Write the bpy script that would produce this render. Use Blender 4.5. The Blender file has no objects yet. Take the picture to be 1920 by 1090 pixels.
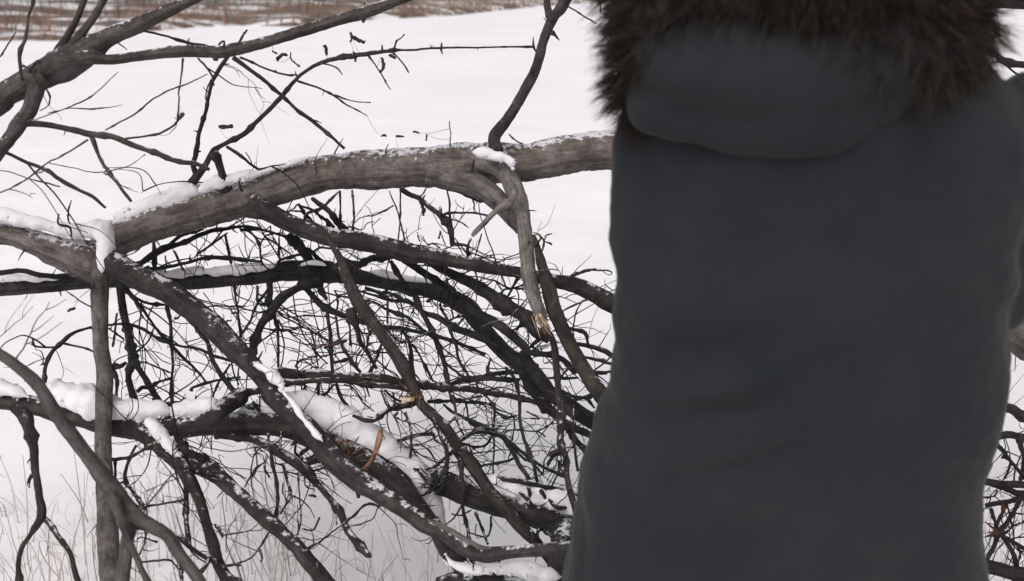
import bpy, bmesh, math, random
import numpy as np
from mathutils import Vector, noise
random.seed(11); RNG = np.random.default_rng(11)
C = bpy.context.scene.collection
sc = bpy.context.scene

# ---------------------------------------------------------------- camera, sky, sun, exposure
F = 1663.0                       # focal length in photo pixels (photo 1920 x 1090)
TILT = math.radians(20.0)        # the camera looks down 20 degrees
CAM = np.array([0.0, 0.0, 1.6])
cam_d = bpy.data.cameras.new('camera'); cam = bpy.data.objects.new('camera', cam_d); C.objects.link(cam)
cam.location = CAM; cam.rotation_euler = (math.radians(90) - TILT, 0, 0)
cam_d.sensor_width = 36.0; cam_d.lens = 36.0 * F / 1920.0
cam_d.clip_start = 0.05; cam_d.clip_end = 3000
cam_d.dof.use_dof = True; cam_d.dof.focus_distance = 2.65; cam_d.dof.aperture_fstop = 2.9
sc.camera = cam
world = bpy.data.worlds.new('World'); sc.world = world; world.use_nodes = True
wn = world.node_tree; wn.nodes.clear()
sky = wn.nodes.new('ShaderNodeTexSky'); sky.sky_type = 'NISHITA'; sky.sun_disc = False
SUN_EL, SUN_AZ = 48.0, 205.0
sky.sun_elevation = math.radians(SUN_EL); sky.sun_rotation = math.radians(SUN_AZ)
sky.air_density = 1.0; sky.dust_density = 4.0; sky.ozone_density = 1.0
hs = wn.nodes.new('ShaderNodeHueSaturation'); hs.inputs['Saturation'].default_value = 0.12
bg = wn.nodes.new('ShaderNodeBackground'); bg.inputs['Strength'].default_value = 0.12
wo = wn.nodes.new('ShaderNodeOutputWorld')
tint = wn.nodes.new('ShaderNodeMixRGB'); tint.blend_type = 'MULTIPLY'; tint.inputs[0].default_value = 1
tint.inputs[2].default_value = (1.0, 0.975, 0.988, 1)      # pale winter overcast
wn.links.new(sky.outputs[0], hs.inputs['Color']); wn.links.new(hs.outputs[0], tint.inputs[1])
wn.links.new(tint.outputs[0], bg.inputs[0]); wn.links.new(bg.outputs[0], wo.inputs[0])
sun_d = bpy.data.lights.new('sun', 'SUN'); sun = bpy.data.objects.new('sun', sun_d); C.objects.link(sun)
sun_d.energy = 0.7; sun_d.angle = math.radians(35); sun_d.color = (1.0, 0.96, 0.92)
a = math.radians(SUN_AZ); e = math.radians(SUN_EL)
sun.rotation_euler = Vector((math.sin(a) * math.cos(e), math.cos(a) * math.cos(e), math.sin(e))).to_track_quat('Z', 'Y').to_euler()
sc.view_settings.view_transform = 'Standard'; sc.view_settings.look = 'None'
sc.view_settings.gamma = 1.0; sc.view_settings.use_curve_mapping = False; sc.view_settings.exposure = 0.36

# ---------------------------------------------------------------- where things stand: rays of the survey
CT, ST = math.cos(TILT), math.sin(TILT)
def at(px, py, d):
    """world point seen at photo position px, py at view depth d (metres)"""
    u = (px - 960) / F; v = (545 - py) / F
    return CAM + d * np.array([u, CT + v * ST, -ST + v * CT])
def at_y(px, py, Y):
    u = (px - 960) / F; v = (545 - py) / F
    t = Y / (CT + v * ST)
    return CAM + t * np.array([u, CT + v * ST, -ST + v * CT])
ICE = -0.35
def at_ice(px, py, z=ICE):
    u = (px - 960) / F; v = (545 - py) / F
    t = (z - CAM[2]) / (-ST + v * CT)
    return CAM + t * np.array([u, CT + v * ST, -ST + v * CT])

# ---------------------------------------------------------------- helpers
def tag(o, label=None, cat=None, group=None, kind=None):
    if label: o['label'] = label
    if cat: o['category'] = cat
    if group: o['group'] = group
    if kind: o['kind'] = kind
    return o
def thing(name, label, cat, loc=(0, 0, 0), group=None):
    o = bpy.data.objects.new(name, None); C.objects.link(o); o.location = loc
    o.empty_display_size = 0.1
    return tag(o, label, cat, group)
def link(name, me, mat, parent=None, smooth=True):
    if mat is not None: me.materials.append(mat)
    if smooth: me.polygons.foreach_set('use_smooth', [True] * len(me.polygons))
    o = bpy.data.objects.new(name, me); C.objects.link(o)
    if parent is not None:
        o.parent = parent
        L = parent.location.copy(); pp = parent.parent
        while pp is not None: L += pp.location; pp = pp.parent
        o.location = -L                       # vertices are in world metres
    return o
class MB:
    """collects vertices, faces and uv, becomes one mesh"""
    def __init__(self): self.v = []; self.f = []; self.uv = []; self.n = 0
    def add(self, v, f, uv=None):
        v = np.asarray(v, float)
        self.v.append(v)
        for q in f: self.f.append(tuple(i + self.n for i in q))
        self.uv.append(np.asarray(uv, float) if uv is not None else np.zeros((len(v), 2)))
        self.n += len(v)
    def mesh(self, name):
        me = bpy.data.meshes.new(name)
        V = np.concatenate(self.v); me.from_pydata(V.tolist(), [], self.f)
        U = np.concatenate(self.uv); lay = me.uv_layers.new(name='bark')
        idx = np.empty(len(me.loops), dtype=np.int32); me.loops.foreach_get('vertex_index', idx)
        lay.data.foreach_set('uv', U[idx].ravel()); me.update()
        return me
    def build(self, name, mat, parent=None, smooth=True):
        return link(name, self.mesh(name), mat, parent, smooth)

def catmull(P, R, step):
    """smooth curve through the points, resampled about every step metres"""
    P = np.asarray(P, float); R = np.asarray(R, float)
    if len(P) == 2: P = np.array([P[0], (P[0] + P[1]) / 2, P[1]]); R = np.array([R[0], (R[0] + R[1]) / 2, R[1]])
    Q = np.vstack([2 * P[0] - P[1], P, 2 * P[-1] - P[-2]])
    out = []; rr = []
    for i in range(len(P) - 1):
        p0, p1, p2, p3 = Q[i], Q[i + 1], Q[i + 2], Q[i + 3]
        n = max(1, int(np.linalg.norm(p2 - p1) / step + .5))
        for k in range(n):
            t = k / n
            out.append(.5 * ((2 * p1) + (-p0 + p2) * t + (2 * p0 - 5 * p1 + 4 * p2 - p3) * t * t + (-p0 + 3 * p1 - 3 * p2 + p3) * t ** 3))
            s = t * t * (3 - 2 * t); rr.append(R[i] * (1 - s) + R[i + 1] * s)
    out.append(P[-1]); rr.append(R[-1])
    return np.array(out), np.array(rr)
def tube(mb, P, R, sides=8, rough=0.0, seed=0.0, flat=1.0, cap=True, up=None, fine=1.0):
    """a limb: rings along P with radii R, lumpy when rough > 0"""
    n = len(P); T = np.gradient(P, axis=0); T /= (np.linalg.norm(T, axis=1)[:, None] + 1e-9)
    ref = np.array([0, 0, 1.0]) if abs(T[0][2]) < .9 else np.array([0, 1.0, 0])
    N = np.cross(T[0], ref); N /= np.linalg.norm(N)
    vs = np.zeros((n, sides, 3)); uv = np.zeros((n, sides, 2)); L = 0
    ang = np.linspace(0, 2 * math.pi, sides, endpoint=False)
    for i in range(n):
        if up is None:
            N = N - T[i] * N.dot(T[i]); N /= np.linalg.norm(N)
        else:
            N = np.cross(T[i], up); N /= (np.linalg.norm(N) + 1e-9)
        B = np.cross(N, T[i])
        if i: L += np.linalg.norm(P[i] - P[i - 1])
        ring = np.cos(ang)[:, None] * N + np.sin(ang)[:, None] * B * flat
        r = np.full(sides, R[i])
        if rough > 0:
            for k in range(sides):
                q = Vector(P[i] + ring[k] * R[i])
                c1 = noise.noise(q * (9 * fine) + Vector((seed, 0, 0))); c2 = noise.noise(q * (26 * fine) + Vector((0, seed, 0))); c3 = noise.noise(q * (75 * fine))
                r[k] *= 1 + rough * (c1 * .9 + c2 * .55 + c3 * .35)
        vs[i] = P[i] + ring * r[:, None]
        uv[i, :, 0] = ang / (2 * math.pi) * max(1, round(R[i] * 60)) ; uv[i, :, 1] = L * 10
    f = []
    for i in range(n - 1):
        for k in range(sides):
            k2 = (k + 1) % sides
            f.append((i * sides + k, i * sides + k2, (i + 1) * sides + k2, (i + 1) * sides + k))
    V = vs.reshape(-1, 3); U = uv.reshape(-1, 2)
    if cap:
        V = np.vstack([V, P[0], P[-1]]); U = np.vstack([U, [0, 0], [0, L * 10]])
        a, b = n * sides, n * sides + 1
        for k in range(sides):
            k2 = (k + 1) % sides
            f.append((a, k2, k)); f.append((b, (n - 1) * sides + k, (n - 1) * sides + k2))
    mb.add(V, f, U)

# ---------------------------------------------------------------- materials
def new_mat(name, rough=0.9):
    m = bpy.data.materials.new(name); m.use_nodes = True; nt = m.node_tree
    b = nt.nodes['Principled BSDF']; b.inputs['Roughness'].default_value = rough
    return m, nt, b
def N(nt, t, **kw):
    n = nt.nodes.new(t)
    for k, v in kw.items(): setattr(n, k, v)
    return n
def ramp(nt, fac, stops):
    r = nt.nodes.new('ShaderNodeValToRGB'); e = r.color_ramp.elements
    while len(e) < len(stops): e.new(.5)
    for i, (p, c) in enumerate(stops): e[i].position = p; e[i].color = (*c, 1)
    nt.links.new(fac, r.inputs[0]); return r.outputs[0]
def noise_tex(nt, vec, scale, detail=6, rough=.6, dist=0.0):
    n = nt.nodes.new('ShaderNodeTexNoise'); n.inputs['Scale'].default_value = scale
    n.inputs['Detail'].default_value = detail; n.inputs['Roughness'].default_value = rough; n.inputs['Distortion'].default_value = dist
    if vec is not None: nt.links.new(vec, n.inputs['Vector'])
    return n.outputs['Fac']
def bark(name, dark, mid, light, frost=0.0, moss=0.0, bump=.95):
    m, nt, b = new_mat(name, .92)
    b.inputs['Specular IOR Level'].default_value = .25
    uv = N(nt, 'ShaderNodeUVMap', uv_map='bark'); geo = N(nt, 'ShaderNodeNewGeometry')
    mp = N(nt, 'ShaderNodeMapping'); mp.inputs['Scale'].default_value = (3.2, .55, 1); nt.links.new(uv.outputs[0], mp.inputs[0])
    n1 = noise_tex(nt, mp.outputs[0], 2.2, 8, .65, .6)
    n2 = noise_tex(nt, geo.outputs['Position'], 14, 5, .6)
    n3 = noise_tex(nt, geo.outputs['Position'], 55, 6, .7)
    mx = N(nt, 'ShaderNodeMath', operation='MULTIPLY_ADD'); nt.links.new(n1, mx.inputs[0]); mx.inputs[1].default_value = .55
    mm = N(nt, 'ShaderNodeMath', operation='MULTIPLY'); nt.links.new(n2, mm.inputs[0]); mm.inputs[1].default_value = .45
    nt.links.new(mm.outputs[0], mx.inputs[2])
    col = ramp(nt, mx.outputs[0], [(.38, dark), (.49, mid), (.60, light)])
    mr0 = N(nt, 'ShaderNodeMapRange'); nt.links.new(n3, mr0.inputs[0]); mr0.inputs[1].default_value = .35; mr0.inputs[2].default_value = .65; mr0.inputs[3].default_value = .72; mr0.inputs[4].default_value = 1.28
    sp = N(nt, 'ShaderNodeMixRGB', blend_type='MULTIPLY'); sp.inputs[0].default_value = 1; nt.links.new(col, sp.inputs[1]); nt.links.new(mr0.outputs[0], sp.inputs[2])
    out = sp.outputs[0]
    if moss > 0:                                   # greenish and ochre lichen patches
        k = ramp(nt, noise_tex(nt, geo.outputs['Position'], 9, 4, .6, 1.0), [(.60 - .1 * moss, (0, 0, 0)), (.72, (moss, moss, moss))])
        mix = N(nt, 'ShaderNodeMixRGB'); nt.links.new(k, mix.inputs[0]); nt.links.new(out, mix.inputs[1]); mix.inputs[2].default_value = (.085, .082, .052, 1)
        out = mix.outputs[0]
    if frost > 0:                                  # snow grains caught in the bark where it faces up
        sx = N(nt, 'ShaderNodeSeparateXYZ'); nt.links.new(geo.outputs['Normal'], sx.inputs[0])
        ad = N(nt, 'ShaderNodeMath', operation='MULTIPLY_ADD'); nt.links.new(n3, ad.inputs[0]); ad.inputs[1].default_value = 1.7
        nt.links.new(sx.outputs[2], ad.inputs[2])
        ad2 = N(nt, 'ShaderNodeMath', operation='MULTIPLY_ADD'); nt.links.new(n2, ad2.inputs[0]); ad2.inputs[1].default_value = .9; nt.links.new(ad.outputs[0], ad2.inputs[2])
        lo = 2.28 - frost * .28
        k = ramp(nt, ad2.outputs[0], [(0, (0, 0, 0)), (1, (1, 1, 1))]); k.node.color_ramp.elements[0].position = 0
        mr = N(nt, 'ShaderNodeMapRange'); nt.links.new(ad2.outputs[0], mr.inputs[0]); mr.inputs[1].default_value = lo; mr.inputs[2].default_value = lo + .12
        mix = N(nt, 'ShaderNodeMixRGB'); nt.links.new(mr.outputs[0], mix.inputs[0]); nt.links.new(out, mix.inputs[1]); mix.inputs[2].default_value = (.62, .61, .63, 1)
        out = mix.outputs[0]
    nt.links.new(out, b.inputs['Base Color'])
    bp = N(nt, 'ShaderNodeBump'); bp.inputs['Strength'].default_value = bump; bp.inputs['Distance'].default_value = .006
    h = N(nt, 'ShaderNodeMath', operation='ADD'); nt.links.new(n1, h.inputs[0]); nt.links.new(n3, h.inputs[1])
    nt.links.new(h.outputs[0], bp.inputs['Height']); nt.links.new(bp.outputs[0], b.inputs['Normal'])
    return m
M = {}
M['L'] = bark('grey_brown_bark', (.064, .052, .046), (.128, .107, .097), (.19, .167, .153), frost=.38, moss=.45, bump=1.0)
M['Ln'] = bark('grey_brown_bark_bare', (.045, .038, .035), (.095, .082, .076), (.16, .143, .134), moss=.5, bump=1.0)
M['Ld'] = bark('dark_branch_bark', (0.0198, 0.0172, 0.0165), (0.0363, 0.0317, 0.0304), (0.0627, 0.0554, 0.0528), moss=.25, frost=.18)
M['pale'] = bark('weathered_bark', (0.0750, 0.0638, 0.0562), (0.1425, 0.1237, 0.1125), (0.2250, 0.2025, 0.1875), frost=.0, moss=.2)
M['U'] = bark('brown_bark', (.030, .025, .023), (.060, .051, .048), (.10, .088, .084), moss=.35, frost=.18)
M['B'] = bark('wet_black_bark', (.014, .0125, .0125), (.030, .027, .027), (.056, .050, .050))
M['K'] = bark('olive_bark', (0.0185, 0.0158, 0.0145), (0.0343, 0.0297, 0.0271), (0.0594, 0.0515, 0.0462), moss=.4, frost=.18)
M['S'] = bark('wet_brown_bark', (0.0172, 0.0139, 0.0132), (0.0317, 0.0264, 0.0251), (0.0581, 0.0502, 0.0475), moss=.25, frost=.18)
M['N'] = bark('grey_bark', (0.0432, 0.0382, 0.0360), (0.0720, 0.0648, 0.0612), (0.1080, 0.1008, 0.0936), frost=.0, moss=.3)
M['R'] = bark('charred_bark', (0.0145, 0.0125, 0.0132), (0.0277, 0.0244, 0.0244), (0.0528, 0.0462, 0.0462), moss=.3, frost=.18)
M['Q'] = bark('thicket_bark', (0.0145, 0.0125, 0.0132), (0.0290, 0.0238, 0.0238), (0.0495, 0.0396, 0.0383))
M['V'] = M['Q']
M['red'] = bark('reddish_twig_bark', (0.0330, 0.0145, 0.0106), (0.0660, 0.0297, 0.0211), (0.1122, 0.0528, 0.0363))
def flat_mat(name, stops, scale, rough=.9, bump=0, dist=.01, bscale=None):
    m, nt, b = new_mat(name, rough); geo = N(nt, 'ShaderNodeNewGeometry')
    n = noise_tex(nt, geo.outputs['Position'], scale, 6, .6)
    nt.links.new(ramp(nt, n, stops), b.inputs['Base Color'])
    if bump:
        bp = N(nt, 'ShaderNodeBump'); bp.inputs['Strength'].default_value = bump; bp.inputs['Distance'].default_value = dist
        nt.links.new(noise_tex(nt, geo.outputs['Position'], bscale or scale * 3, 6, .65), bp.inputs['Height']); nt.links.new(bp.outputs[0], b.inputs['Normal'])
    return m
M['snow'] = flat_mat('lying_snow', [(.3, (.66, .645, .67)), (.7, (.76, .745, .77))], 9, .85, .5, .008, 60)
M['wood'] = flat_mat('split_wood', [(.38, (.16, .09, .05)), (.5, (.42, .31, .20)), (.62, (.62, .52, .42))], 45, .8, .8, .004, 120)
M['orange'] = flat_mat('fresh_broken_wood', [(.35, (.07, .032, .018)), (.52, (.22, .105, .06)), (.66, (.42, .27, .18))], 30, .8, .5, .004)
M['leaf'] = flat_mat('dead_leaf_brown', [(.35, (.018, .015, .014)), (.65, (.06, .048, .042))], 60, .9)
M['rust_leaf'] = flat_mat('dead_leaf_rust', [(.35, (.06, .024, .015)), (.65, (.20, .085, .05))], 60, .9)
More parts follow.
